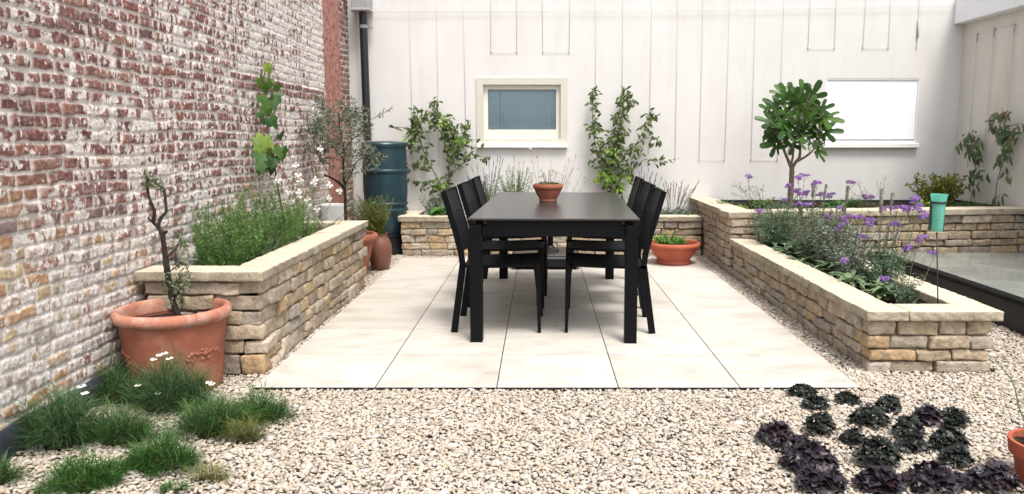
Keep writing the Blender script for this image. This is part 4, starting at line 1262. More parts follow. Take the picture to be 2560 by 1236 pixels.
# ---- vine on the brick wall
VINE_OUT = []
def vine_outline():
    o = []
    lob = [(-2.3, .42), (-1.95, .62), (-1.55, .50), (-1.15, .80), (-.85, .72), (-.55, .62), (-.25, .92), (0, 1.08), (.25, .92), (.55, .62), (.85, .72), (1.15, .80), (1.55, .50), (1.95, .62), (2.3, .42)]
    return lob
VO = vine_outline()
rg = random.Random(33)
vr = thing('vine', 'grape vine with broad lobed leaves climbing the brick wall', 'vine', (-1.98, 5.35, .45))
st = MB(); lv = MB(); yg = MB()
path = [(700, 500), (692, 450), (684, 405), (674, 360), (668, 310), (664, 250), (660, 200), (664, 165)]
c = curve([PX(px, py, WX + .06) for px, py in path], 5); c[0] = Vector((-2.0, c[0].y, .45))
st.tube(c, taper(len(c), .008, .003), 6)
for (px, py, L, y) in [(668, 172, .09, 1), (648, 205, .085, 0), (664, 215, .10, 0), (692, 222, .085, 0), (676, 205, .07, 0), (652, 250, .10, 0), (672, 255, .11, 0), (690, 245, .08, 0), (660, 275, .10, 0), (680, 262, .09, 0),
                       (650, 290, .08, 0), (676, 305, .10, 0), (660, 310, .06, 0), (700, 345, .06, 0), (640, 352, .085, 1), (660, 350, .10, 1), (676, 362, .10, 1), (648, 372, .10, 1), (690, 378, .10, 0), (706, 382, .09, 0),
                       (665, 390, .11, 1), (650, 395, .09, 0), (684, 400, .10, 0), (700, 398, .08, 0), (662, 412, .09, 0), (676, 418, .09, 0), (650, 420, .08, 0), (646, 435, .05, 0), (656, 432, .05, 0)]:
    p = PX(px, py - 8, WX + rg.uniform(.06, .15))
    d = Vector((rg.uniform(.0, .6), rg.uniform(-.6, .6), rg.uniform(-1.2, -.2)))
    n = Vector((rg.uniform(.5, 1), -rg.uniform(.3, 1.1), rg.uniform(-.1, .8)))
    (yg if y else lv).outline_leaf(p, d, n, L * rg.uniform(.72, .95), VO, rg.uniform(.1, .5), rg)
    k = min(c, key=lambda q: (q - p).length)
    st.tube([k, (k + p) / 2 + Vector((.01, 0, .012)), p], .0018, 4)
st.build('stem', M['vine_stem'], vr); lv.build('foliage', M['vine'], vr); yg.build('young_foliage', M['lime'], vr)
vw = MB().tube([(WX + .035, 5.42, .45), (WX + .035, 5.42, 2.9)], .0016, 5).build('trellis_wire', M['wire'], loc=(WX + .035, 5.42, .45))
tag(vw, 'thin wire up the brick wall behind the grape vine', 'wire')

# ---- upright sprigs (rosemary, lavender ...)
def sprig(st, lv, a, b, rng, n, L, Wd, bend=.06, sr=.0022, spread=.75, start=.05):
    a, b = Vector(a), Vector(b); d = b - a
    side = Vector((rng.uniform(-1, 1), rng.uniform(-1, 1), 0)) * d.length * bend
    pts = curve([a, a + d * .5 + side, b], 4)
    st.tube(pts, taper(len(pts), sr, sr * .5), 4, caps=False)
    for i in range(n):
        t = start + (1 - start) * (i + rng.random()) / n
        k = min(int(t * (len(pts) - 1)), len(pts) - 2); f = t * (len(pts) - 1) - k
        p = pts[k] * (1 - f) + pts[k + 1] * f
        ax = (pts[k + 1] - pts[k]).normalized(); u, w = perp(ax); an = i * 2.4 + rng.uniform(-.4, .4)
        dd = ax * (1 - spread) + (u * math.cos(an) + w * math.sin(an)) * spread
        lv.needle(p, dd, L * rng.uniform(.7, 1.15) * (1.1 - .4 * t), Wd, rng)
def bush(name, label, cat, base, sprigs, leafm, rng, n=46, L=.024, Wd=.005, group=None, spread=.75, stem='stem', sr=.0022, bend=.06):
    r = thing(name, label, cat, base, group)
    st = MB(); lv = MB()
    for (a, b) in sprigs: sprig(st, lv, a, b, rng, n, L, Wd, bend, sr, spread)
    st.build('stem', M[stem], r); lv.build('foliage', leafm, r)
    return r
rg = random.Random(34)
def rosemary(label, cx_, cy_, hts, nsp, spread, rng, matn='rosemary', z0=.46):
    sp = []
    for _ in range(nsp):
        a = rng.random() * 6.28; q = math.sqrt(rng.random())
        bx, by = cx_ + spread * .42 * q * math.cos(a), cy_ + spread * .8 * q * math.sin(a)
        tx, ty = bx + .10 * math.cos(a) * q + rng.uniform(-.05, .05), by + .12 * math.sin(a) * q + rng.uniform(-.05, .05)
        sp.append(((bx, by, z0), (min(max(tx, -2.02), -1.55), ty, z0 + rng.uniform(*hts) * (1 - .35 * q * q))))
    return bush('rosemary_bush', label, 'herb bush', (cx_, cy_, z0), sp, M[matn], rng, 56, .032, .0075, 'rosemary in the left planter', spread=.55, bend=.12)
rosemary('upright rosemary bush at the near end of the left planter', -1.83, 4.55, (.16, .48), 84, .32, rg)
rosemary('tall green rosemary bush in the middle of the left planter, below the vine', -1.81, 5.05, (.18, .53), 88, .34, rg)
rosemary('rosemary bush in the left planter beside the white flowers', -1.82, 5.55, (.14, .42), 48, .28, rg)
# low trailing front of the planter
# sage with silver leaves
def rosette(label, c, n, L, Wd, matn, rng, name='herb', cat='plant', group=None, up=(.2, 1.0), extra=None, ns=1):
    r = thing(name, label, cat, c, group); lv = MB(); st = MB()
    for s in range(ns):
        cc = Vector(c) + (Vector((rng.uniform(-1, 1), rng.uniform(-1, 1), 0)) * L * .6 if ns > 1 else Vector((0, 0, 0)))
        hh = L * rng.uniform(.2, .9) if ns > 1 else L * .2
        st.tube([cc - Vector((0, 0, .01)), cc + Vector((0, 0, hh))], .003, 4)
        for i in range(n):
            a = i * 2.4 + rng.uniform(-.3, .3); e = rng.uniform(*up)
            d = Vector((math.cos(a), math.sin(a), e)); l = L * rng.uniform(.6, 1.1)
            lv.leaf(cc + Vector((0, 0, hh * rng.uniform(.3, 1))) + Vector((math.cos(a), math.sin(a), 0)) * .006, d, Vector((-math.cos(a) * .6, -math.sin(a) * .6, 1)), l, Wd * rng.uniform(.8, 1.2), .3, rng.uniform(.2, .7))
    st.build('stem', M['stem'], r); lv.build('foliage', M[matn], r)
    return r
rg = random.Random(35)
rosette('grey leaved sage at the inner edge of the left planter, below the white flowers', (-1.68, 5.35, .465), 12, .085, .026, 'silver', rg, 'sage', 'herb', ns=8)
bush('santolina', 'dense grey santolina mound at the far end of the left planter', 'shrub', (-1.70, 6.02, .46),
     [((-1.70 + rg.uniform(-.06, .06), 6.02 + rg.uniform(-.1, .1), .46), (-1.70 + rg.uniform(-.16, .15), 6.02 + rg.uniform(-.24, .24), .46 + rg.uniform(.06, .16))) for _ in range(60)],
     M['grey_green'], rg, 40, .012, .0035)
bush('artemisia', 'pale silvery foliage against the brick wall behind the rosemary', 'shrub', (-2.0, 4.75, .46),
     [((-2.0 + rg.uniform(-.03, .03), 4.75 + rg.uniform(-.25, .25), .46), (-2.0 + rg.uniform(-.05, .08), 4.75 + rg.uniform(-.4, .4), .46 + rg.uniform(.15, .42))) for _ in range(20)],
     M['silver'], rg, 26, .024, .007)
bush('trailing_herb', 'olive green trailing herb at the inner edge of the left planter', 'herb', (-1.68, 5.0, .46),
     [((-1.70 + rg.uniform(-.04, .04), 5.0 + rg.uniform(-.3, .3), .46), (-1.66 + rg.uniform(-.08, .07), 5.0 + rg.uniform(-.38, .38), .46 + rg.uniform(.07, .2))) for _ in range(50)],
     M['grey_green'], rg, 40, .014, .0045)
# white flowering gaura
def gaura(label, base, stems, flowers, rng, leafn=16, matl='sage', group=None):
    r = thing('gaura', label, 'flowering plant', base, group); st = MB(); lv = MB()
    for tip in stems:
        sprig(st, lv, Vector(base) + Vector((rng.uniform(-.06, .06), rng.uniform(-.15, .15), 0)), tip, rng, leafn, .03, .007, .12, .0018, .7, .05)
    st.build('stem', M['stem'], r); lv.build('foliage', M[matl], r)
    for p in flowers:
        f = MB()
        for k in range(4):
            a = k * 1.57 + rng.uniform(-.3, .3)
            d = Vector((math.cos(a), rng.uniform(-.8, -.1), math.sin(a)))
            f.leaf(p, d, Vector((0, -1, .5)), rng.uniform(.022, .036), .024, .15, .2, .6)
        f.build('flower', M['white_petal'], r)
    return r
rg = random.Random(36)
fl = [(742, 505), (751, 462), (762, 415), (765, 410), (758, 425), (790, 445), (805, 440), (818, 462), (823, 470), (775, 500), (790, 520), (800, 530), (740, 468), (726, 484), (806, 360), (830, 478), (845, 462), (812, 490),
      (786, 480), (795, 488), (768, 470), (752, 515), (715, 435), (708, 450), (822, 492), (840, 485), (733, 520), (782, 540), (770, 444), (744, 442)]
P_ = [PX(px, py, rg.uniform(-1.98, -1.78)) for px, py in fl]
P_ = [p if p.y < 6.4 else Vector((p.x * 6.3 / p.y, 6.3, CAM_H + (p.z - CAM_H) * 6.3 / p.y)) for p in P_]
P_ = [p + Vector((0, rg.uniform(-.25, .05), rg.uniform(-.06, .02))) for p in P_[::2] + P_[1:12:4]]
gaura('airy white flowered plant in the left planter beneath the olive tree', (-1.86, 5.85, .46), P_[:22] + [p + Vector((rg.uniform(-.05, .05), rg.uniform(-.2, .1), rg.uniform(-.22, -.05))) for p in P_], P_, rg, 22)

# ---- mottled stone resting in the left planter
m = MB(); rg = random.Random(37)
ax = Vector((.55, -.12, .22)).normalized(); az = Vector((-.25, .1, 1)).normalized(); ay = az.cross(ax).normalized(); az = ax.cross(ay)
rock(m, (-1.985, 4.33, .565), ax, ay, az, (.15, .09, .19), (7, 6, 8), .06, .007, rg, freq=30)
M['mottled'] = pmat("mottled_grey_stone", (.36, .33, .31), .9, 14, .3, 40, .8, .1, stain=((.09, .075, .07), 30, .47, .58))
o = m.build('stone', M['mottled'], loc=(-1.985, 4.33, .47)); tag(o, 'mottled grey stone leaning on the brick wall at the near corner of the left planter', 'stone')

# ---- olive behind the left planter
def olive():
    rng = random.Random(38)
    r = thing('olive_tree', 'thin stemmed olive tree with sparse grey green crown in front of the red strip', 'tree', TP + Vector((0, 0, .34)))
    Y = 6.93
    st = MB(); lv = MB(); segs = []
    def br(path, r0, r1, jy=0):
        pts = [PY(px, py, Y + jy * i / len(path)) for i, (px, py) in enumerate(path)]
        c = curve(pts, 5); st.tube(c, taper(len(c), r0, r1), 7); segs.append(c); return c
    t0 = br([(866, 600), (864, 540), (862, 470), (858, 420), (859, 370), (850, 325), (846, 280)], .016, .004)
    t0[0].z = .33
    br([(862, 472), (848, 458), (828, 445), (811, 438)], .014, .009, -.15)
    br([(859, 470), (880, 430), (896, 400), (930, 398), (955, 402)], .006, .002, -.1)
    br([(859, 400), (835, 370), (812, 340), (795, 300)], .006, .002, -.2)
    br([(852, 340), (872, 300), (888, 280), (905, 285)], .005, .002, .15)
    br([(850, 325), (830, 300), (812, 275), (790, 270)], .004, .002, .2)
    br([(858, 380), (880, 350), (905, 330), (925, 300)], .004, .002, -.2)
    br([(835, 370), (800, 365), (775, 335), (768, 300)], .004, .0015, -.1)
    br([(828, 445), (800, 400), (790, 380)], .003, .0015, -.1)
    for c in segs[2:] + segs[:1]:
        for _ in range(9):
            a = c[rng.randrange(len(c) // 3, len(c))]
            t = a + rv(rng, rng.uniform(.08, .19)) + Vector((0, 0, .03))
            if t.x < -2.02: t.x = -2.02
            cc = curve([a, (a + t) / 2 + rv(rng, .02), t], 3); st.tube(cc, .0017, 4, caps=False)
            for i in range(rng.randrange(16, 28)):
                p = cc[rng.randrange(1, len(cc))] + rv(rng, .012)
                d = (t - a).normalized() * .5 + rv(rng, .8)
                lv.leaf(p, d, rv(rng), rng.uniform(.03, .052), rng.uniform(.008, .012), .2, .1)
    for (px, py, rx, ry, n) in ((850, 320, 70, 50, 560), (800, 300, 32, 36, 220), (905, 395, 42, 34, 240), (890, 300, 30, 32, 200), (860, 370, 55, 28, 220), (780, 345, 24, 34, 110), (870, 440, 24, 30, 60)):
        for _ in range(n):
            a, q = rng.random() * 6.28, math.sqrt(rng.random())
            p = PY(px + rx * q * math.cos(a), py + ry * q * math.sin(a), Y + rng.uniform(-.25, .25))
            if p.x < -2.03: p.x = -2.03 + rng.uniform(0, .1)
            lv.leaf(p, rv(rng) + Vector((0, 0, .2)), rv(rng), rng.uniform(.03, .052), rng.uniform(.008, .012), .2, .1)
    st.build('trunk', M['bark'], r); lv.build('crown', M['olive'], r)
olive()
# shrub in the brown jug
rg = random.Random(39)
jc = JG + Vector((0, 0, .34))
bush('potted_shrub', 'olive yellow feathery shrub growing from the brown jug', 'shrub', jc,
     [(jc + Vector((rg.uniform(-.03, .03), rg.uniform(-.03, .03), 0)), jc + Vector((rg.uniform(-.26, .13), rg.uniform(-.15, .15), rg.uniform(.10, .38)))) for _ in range(150)],
     M['shrub_yellow'], rg, 44, .020, .009, sr=.0018)
rosette('broad green plant beside the water butt above the brown jug', (-1.62, 7.45, .55), 10, .11, .04, 'broad', rg, 'leafy_plant', 'plant', up=(.4, 1.5))

# ---- bare tree in the large pot
def bare_tree():
    rng = random.Random(40)
    r = thing('young_tree', 'nearly bare young tree with dark forked stem in the large terracotta tub', 'tree', BP + Vector((0, 0, .30)))
    Y = 3.78
    T = lambda cx_, cy_, y=0: PY(250 + cx_ / 1.9925, 380 + cy_ / 1.9925, Y + y)
    st = MB(); lv = MB()
    def br(path, r0, r1, y0=0, y1=0):
        n = len(path); c = curve([T(*p, y0 + (y1 - y0) * i / (n - 1)) for i, p in enumerate(path)], 5)
        rr = taper(len(c), r0, r1)
        st.tube([q + rv(rng, .0015) for q in c], [q * rng.uniform(.88, 1.14) for q in rr], 8); return c
    tr = br([(400, 860), (383, 800), (362, 740), (345, 660), (333, 580), (322, 500), (314, 430), (308, 405), (287, 368)], .0175, .0105)
    a = br([(290, 372), (268, 352), (272, 300), (262, 270), (240, 205), (236, 118)], .0095, .0055, 0, -.04)
    br([(268, 352), (250, 342), (241, 326)], .006, .004, 0, .02)
    b = br([(290, 368), (301, 335), (318, 312), (331, 292), (324, 230), (320, 188)], .009, .006, 0, .05)
    br([(331, 292), (346, 290), (358, 284)], .004, .002, .05, .08)
    c2 = br([(320, 190), (298, 172), (272, 152)], .005, .002, .05, 0)
    br([(310, 412), (322, 404), (336, 396)], .009, .006, 0, -.01)
    d = br([(338, 520), (362, 498), (384, 470), (404, 428)], .006, .0025, 0, .05)
    br([(384, 470), (402, 455), (425, 452)], .003, .002, .04, .08)
    e = br([(345, 600), (380, 572), (430, 540)], .0035, .0015, 0, -.05)
    f = br([(352, 690), (385, 640), (440, 605)], .0035, .0015, 0, .05)
    g_ = br([(362, 740), (390, 700), (425, 660)], .0035, .0015, 0, -.05)
    h_ = br([(385, 800), (405, 770), (420, 740)], .0035, .0015, 0, .03)
    def lf(c, n, L=(.02, .04), sp=.03, frm=.2):
        for _ in range(n):
            p = c[rng.randrange(int(len(c) * frm), len(c))] + rv(rng, sp * rng.random())
            lv.leaf(p, rv(rng) + Vector((0, 0, .3)), rv(rng) + Vector((0, -.3, .6)), rng.uniform(*L), rng.uniform(.008, .012), .2, .2)
    lf(a[-4:], 26, (.025, .045), .025, 0); lf(c2, 30, (.02, .042), .03, .3); lf(b[-5:], 12, (.02, .03), .02)
    lf(d, 16); lf(e, 34, sp=.06); lf(f, 60, sp=.07); lf(g_, 55, sp=.07); lf(h_, 24, sp=.05); lf(tr[8:20], 14, sp=.03)
    st.build('trunk', M['bark'], r); lv.build('crown', leafmat('young_olive_leaves', [(.06, .085, .035), (.09, .12, .05), (.12, .16, .08), (.15, .18, .12)], .5, .2), r)
bare_tree()

# ---- grassy tufts in the gravel (pinks)
def tuft(label, px, py, wpx, hpx, n, matn, rng, blade=(.06, .12), flowers=(), dome=.5, Wd=.0023, up=.8):
    c = PZ(px, py, -.005); s = F_PX / math.hypot(c.y, CAM_H) 
    R = wpx / 2 / s; H = hpx / s
    c.y += R * .55
    r = thing('grassy_tuft', label, 'grassy plant', c, 'grassy tufts in the gravel')
    lv = MB()
    for i in range(n):
        a = rng.random() * 6.28; q = math.sqrt(rng.random())
        x, y = q * math.cos(a), q * math.sin(a)
        lump = .72 + .38 * math.sin(a * 3 + px) * math.sin(q * 7 + py) + .16 * math.sin(a * 7 + py)
        top = H * 1.5 * (1 - dome * q * q) * lump
        z = top * rng.uniform(.0, .62)
        d = Vector((x * .7 + rng.uniform(-.7, .7), y * .7 + rng.uniform(-.7, .7), up + .15 + rng.uniform(-.5, .5)))
        sq = 1 + .22 * math.sin(a * 2 + px) + .14 * math.sin(a * 5 + py)
        L_ = rng.uniform(*blade)
        if rng.random() > .22: L_ = min(L_, max(.035, top * 1.05))
        lv.blade(c + Vector((x * R * .86 * sq, y * R * .62 * sq, z)), d, L_, Wd * rng.uniform(.8, 1.4), rng.uniform(.1, .9), rng)
    lv.build('foliage', M[matn], r)
    core = MB(); rr = random.Random(1)
    core.lathe(c, [(R * .6, -.005), (R * .55, H * .10), (R * .4, H * .2), (R * .2, H * .26), (0, H * .27)], 18, 1, .8, wob=lambda a, z: 1 + .12 * math.sin(a * 3 + px))
    core.build('thatch', M['soil'], r)
    if flowers:
        for (fx, fy) in flowers:
            st = MB()
            top = PY(fx, fy, c.y - R * .3)
            b_ = c + Vector(((top.x - c.x) * .6, -R * .2, H * .4))
            st.tube(curve([b_, (b_ + top) / 2 + rv(rng, .008), top], 3), .0013, 4)
            f = MB()
            for k in range(5):
                a = k * 1.257 + rng.random(); 
                f.leaf(top, Vector((math.cos(a), math.sin(a) - .4, .35)), Vector((0, -.5, 1)), .017, .014, .1, .2, .65)
            f.build('flower', M['white_petal'], r); st.build('flower_stem', M['sage'], r)
    return r
rg = random.Random(41)
tuft('large bluish spiky tuft against the wall membrane on the far left', 125, 1130, 185, 150, 2300, 'dianthus_b', rg, (.07, .14), [(205, 968), (212, 985)], .45)
tuft('dark spiky tuft between the brick wall and the terracotta tub', 275, 1015, 135, 110, 1300, 'dianthus', rg, (.06, .13))
tuft('tall flowering bluish tuft directly in front of the terracotta tub', 405, 1040, 200, 130, 2400, 'dianthus_b', rg, (.08, .15), [(412, 885), (398, 890), (385, 900), (424, 898), (395, 985), (522, 958), (530, 962), (382, 1030), (430, 1062), (345, 965)], .5, up=1.1)
tuft('round dark green tuft beside the near corner of the patio', 637, 1065, 160, 95, 1900, 'moss', rg, (.035, .065), (), .75)
tuft('dense bright green mossy tuft, nearest the open gravel', 380, 1190, 190, 110, 2600, 'moss', rg, (.03, .06), (), .75)
tuft('low bright green tuft at the bottom left edge', 175, 1240, 210, 85, 2300, 'moss', rg, (.03, .06), (), .75)
tuft('mid green tuft between the bluish tuft and the mossy one', 285, 1120, 150, 90, 1500, 'dianthus', rg, (.05, .1), (), .5)
tuft('soft spreading tuft to the right of the flowering one', 515, 1100, 170, 95, 1700, 'dianthus', rg, (.06, .12), (), .5)
tuft('small yellowing tuft below the round dark tuft', 605, 1112, 80, 70, 520, 'yellow_tuft', rg, (.04, .08))
tuft('sparse low sprig lying on the gravel near the mossy tuft', 512, 1212, 110, 30, 320, 'yellow_tuft', rg, (.03, .055), (), .3)
tuft('tiny green sprig at the bottom edge of the gravel', 425, 1240, 80, 22, 200, 'moss', rg, (.02, .04))
tuft('green tuft cut by the left picture edge', -5, 1215, 70, 60, 420, 'dianthus', rg, (.04, .08))

# ---- dark heucheras
def heuchera(label, px, py, wpx, hpx, plum, rng):
    c = PZ(px, py, -.004); s = F_PX / math.hypot(c.y, CAM_H)
    R = wpx / 2 / s; H = hpx / s; c.y += R * .45
    r = thing('heuchera', label, 'leafy plant', c, 'dark heucheras in the gravel')
    lv = MB(); st = MB()
    nl = int((46 if plum else 70) * (R / .085) ** 1.4) + 14
    for i in range(nl):
        a = i * 2.4 + rng.uniform(-.3, .3); q = math.sqrt((i + .5) / nl)
        x, y = math.cos(a) * q, math.sin(a) * q
        top = H * (1 - .62 * q * q) * rng.uniform(.72, 1.05)
        p = c + Vector((x * R * .85, y * R * .7, max(.012, top)))
        d = Vector((x * .9 + rng.uniform(-.3, .3), y * .9 + rng.uniform(-.3, .3), .15 - .5 * q))
        n = Vector((x * .7, y * .7, 1)) + rv(rng, .45)
        L = (rng.uniform(.026, .040) if plum else rng.uniform(.017, .030)) * (.8 + .4 * min(1.3, R / .1))
        out = [(-2.6 + 5.2 * k / 13, .74 + .20 * math.sin(k * 2.6 + i)) for k in range(14)]
        lv.outline_leaf(p, d, n, L, out, rng.uniform(-.3, .5), rng, .10)
        if i % 3 == 0: st.tube([c + Vector((x * R * .2, y * R * .2, 0)), p], .0016, 4, caps=False)
    lv.build('foliage', M['heuchera_plum' if plum else 'heuchera_green'], r); st.build('stem', M['bark'], r)
rg = random.Random(42)
H8 = lambda x, y: (1700 + x / 2.835, 800 + y / 2.835)
for (x, y, w, h, pl, lb) in [
    (885, 548, 200, 75, 0, 'small black green heuchera closest to the front edge of the patio'),
    (975, 645, 190, 90, 0, 'small black green heuchera just below the one at the patio edge'),
    (1200, 603, 175, 80, 0, 'lone small black green heuchera beside the patio corner'),
    (1495, 668, 180, 125, 0, 'dark heuchera at the upper middle of the clump, below the planter end'),
    (1370, 765, 270, 130, 0, 'wide dark heuchera with silvery leaf edges, left of the middle of the clump'),
    (1005, 825, 215, 155, 0, 'round compact black green heuchera on the left of the clump'),
    (690, 900, 245, 150, 1, 'purple black heuchera farthest left, on open gravel'),
    (865, 975, 200, 130, 1, 'purple black heuchera second from the left, touching the outermost one'),
    (940, 1085, 390, 170, 1, 'broad purple black heuchera in the lower left of the clump'),
    (1020, 1225, 330, 160, 1, 'purple black heuchera at the bottom edge, below the broad one'),
    (1245, 895, 190, 100, 0, 'small black green heuchera in the centre of the clump'),
    (1430, 1065, 320, 190, 0, 'large ruffled black green heuchera in the lower centre'),
    (1640, 850, 220, 150, 0, 'black green heuchera right of the centre, behind the wide leaved one'),
    (1660, 950, 230, 120, 0, 'flat black green heuchera in front of the right hand group'),
    (1790, 760, 230, 120, 1, 'dusky heuchera in the back row on the right of the clump'),
    (1965, 770, 220, 130, 0, 'black green heuchera at the upper right end of the clump'),
    (1930, 940, 270, 150, 0, 'tall dark heuchera at the right of the clump near the small pot'),
    (1985, 1050, 230, 130, 0, 'dark heuchera just left of the small red pot'),
    (1455, 1240, 330, 150, 1, 'purple black heuchera in the middle of the bottom edge'),
    (1850, 1240, 380, 170, 1, 'wide purple black heuchera at the bottom edge, second from the right'),
    (2250, 1235, 330, 180, 1, 'purple black heuchera at the bottom right, in front of the small red pot')]:
    heuchera(lb, *H8(x, y), w / 2.835, h / 2.835, pl, rg)

# ---- plant in the small pot with an arching stalk
sp = thing('potted_plant', 'strappy plant with one long arching stalk in the small red pot', 'potted plant', SP + Vector((0, 0, .145)))
rg = random.Random(43)
c = curve([SP + Vector((0, 0, .14)), PY(2556, 1040, 2.69), PY(2535, 965, 2.72), PY(2505, 920, 2.76), PY(2475, 900, 2.80)], 6)
MB().tube(c, taper(len(c), .0035, .0015), 6).build('stalk', M['sage'], sp)
lv = MB()
for _ in range(40):
    lv.blade(SP + Vector((rg.uniform(-.05, .05), rg.uniform(-.05, .05), .145)), Vector((rg.uniform(-.7, .7), rg.uniform(-.7, .7), 1)), rg.uniform(.05, .12), .010, .5, rg)
lv.build('foliage', M['broad'], sp)

# ---- plants in bowls
rg = random.Random(44)
suc = thing('succulent', 'small spiky succulent growing in the bowl on the table', 'succulent', TBL + Vector((0, 0, .115)))
lv = MB()
for k in range(11):
    a = k * 2.4; q = .075 * math.sqrt(k / 11); cc = TBL + Vector((q * math.cos(a), q * math.sin(a), .118))
    for i in range(20):
        b_ = i * 2.4; e = rg.uniform(.25, 1.6)
        lv.leaf(cc, Vector((math.cos(b_), math.sin(b_), e)), Vector((-math.cos(b_), -math.sin(b_), .7)), rg.uniform(.022, .042), .009, .3, -.1)
lv.build('foliage', leafmat('succulent_leaves', [(.07, .11, .035), (.10, .14, .05), (.14, .10, .05), (.16, .17, .08)], .45, .1), suc)
st = MB(); fl_ = MB()
for k in range(9):
    a = rg.random() * 6.28; top = TBL + Vector((rg.uniform(-.06, .09), rg.uniform(-.06, .06), rg.uniform(.18, .24)))
    st.tube([TBL + Vector((top.x - TBL.x, top.y - TBL.y, 0)) * .4 + Vector((0, 0, .12)), top], .0014, 4)
    for _ in range(5): fl_.leaf(top - Vector((0, 0, rg.uniform(0, .02))), rv(rg), rv(rg), .014, .006)
st.build('stem', M['dry_stem'], suc); fl_.build('flower_stalks', M['shrub_yellow'], suc)
hb_ = thing('green_herb', 'bright green leafy herb filling the left half of the low clay bowl', 'herb', RB + Vector((-.03, 0, .18)))
lv = MB(); st = MB()
for k in range(60):
    a = rg.random() * 6.28; q = math.sqrt(rg.random())
    b_ = RB + Vector((-.045 + .10 * q * math.cos(a), .10 * q * math.sin(a), .18)); t_ = b_ + Vector((.07 * q * math.cos(a), .06 * q * math.sin(a), rg.uniform(.05, .135) * (1.1 - .45 * q)))
    st.tube([b_, t_], .0015, 4, caps=False)
    for _ in range(12):
        p = b_.lerp(t_, rg.uniform(.35, 1)) + rv(rg, .008)
        lv.leaf(p, rv(rg) + Vector((0, 0, .5)), rv(rg, .6) + Vector((0, 0, 1)), rg.uniform(.018, .034), rg.uniform(.010, .018), .2, .2)
st.build('stem', M['stem'], hb_); lv.build('foliage', leafmat('fresh_green_leaves', [(.07, .20, .025), (.10, .26, .035), (.05, .15, .02)], .5, .3), hb_)

# ---- plants in the back bed
rg = random.Random(45)
rosette('broad leaved green plant in the back bed beside the near left chair back', (-1.02, 8.35, .36), 11, .20, .085, 'broad', rg, 'leafy_plant', 'plant', up=(.15, .9), ns=2)
rosette('small dark leaved plant at the left end of the back bed', (-1.22, 8.36, .36), 12, .11, .05, 'broad', rg, 'leafy_plant', 'plant', up=(.1, .7))
bush('grey_herb', 'grey green bushy herb at the left end of the back bed', 'herb', (-1.17, 8.55, .36),
     [((-1.17 + rg.uniform(-.05, .05), 8.55 + rg.uniform(-.05, .05), .36), (-1.17 + rg.uniform(-.14, .14), 8.52 + rg.uniform(-.1, .1), .36 + rg.uniform(.1, .27))) for _ in range(40)], M['grey_green'], rg, 26, .024, .009)
def lavender(label, base, stems, spikes, rng, matl='grey_green', sm='lavender', slen=(.05, .10), nleaf=26, spread=.12, low=(.08, .26), nlow=40):
    r = thing('lavender', label, 'lavender', base, 'lavenders in the back bed'); st = MB(); lv = MB(); B0 = Vector(base)
    for _ in range(nlow):
        a = B0 + Vector((rng.uniform(-.4, .4) * spread, rng.uniform(-.4, .4) * spread, 0))
        sprig(st, lv, a, a + Vector((rng.gauss(0, .6) * spread, rng.gauss(0, .35) * spread, rng.uniform(*low))), rng, nleaf, .040, .009, .06, .0018, .5)
    for tip in spikes:
        a = B0 + Vector(((tip.x - B0.x) * .25, rng.uniform(-.03, .03), .05))
        c = curve([a, a.lerp(tip, .5) + rv(rng, .012), tip], 4); st.tube(c, .0014, 4, caps=False)
        d = (c[-1] - c[-3]).normalized(); l = rng.uniform(*slen); fl = MB()
        for i in range(int(l * 380)):
            p = tip - d * l * rng.random(); u, w = perp(d); an = rng.random() * 6.28
            fl.leaf(p, (u * math.cos(an) + w * math.sin(an)) + d * .8, d, rng.uniform(.009, .015), .008, .2, 0)
        fl.tube([tip - d * l, tip], .002, 4)
        fl.build('flower_spike', M[sm], r)
    st.build('stem', M['stem'], r); lv.build('foliage', M[matl], r);
    return r
lavender('lavender with violet spikes in the back bed, left of the white window sill centre', (-.58, 8.45, .36), None,
         [PY(px, py, 8.42) for px, py in ((1165, 430), (1178, 415), (1192, 408), (1208, 420), (1222, 395), (1235, 400), (1245, 388), (1252, 392), (1258, 398), (1240, 415), (1215, 435), (1170, 445), (1200, 440), (1230, 430), (1250, 420))], rg, 'grey_green', 'lavender', (.07, .14), nlow=60, spread=.17, low=(.22, .48))
lavender('greener lavender in the back bed, behind the clay bowl on the table', (-.28, 8.45, .36), None,
         [PY(px, py, 8.42) for px, py in ((1272, 410), (1285, 385), (1298, 405), (1310, 400), (1318, 420), (1280, 430), (1300, 425))], rg, 'rosemary', 'grey_spike', (.03, .06), nlow=70, spread=.16, low=(.24, .56))
lavender('lavender with pale violet spikes behind the right hand chair backs', (1.10, 8.45, .36), None,
         [PY(px, py, 8.42) for px, py in ((1598, 425), (1605, 415), (1612, 430), (1622, 420), (1632, 428), (1642, 432), (1655, 440), (1610, 440), (1625, 440), (1596, 445), (1640, 450))], rg, 'grey_green', 'lavender', (.05, .10), nlow=40, spread=.16, low=(.15, .40))
lavender('faded brown lavender at the right end of the back bed', (1.43, 8.36, .36), None,
         [PY(px + 1.5, py, 8.33) for px, py in ((1657, 460), (1662, 452), (1670, 462), (1676, 456), (1683, 453), (1690, 458), (1697, 470), (1704, 452), (1712, 468), (1720, 463), (1727, 474), (1737, 470), (1747, 452), (1666, 475), (1700, 478), (1715, 482))], rg, 'grey_green', 'faded', (.13, .20), nlow=44, spread=.20, low=(.05, .13))
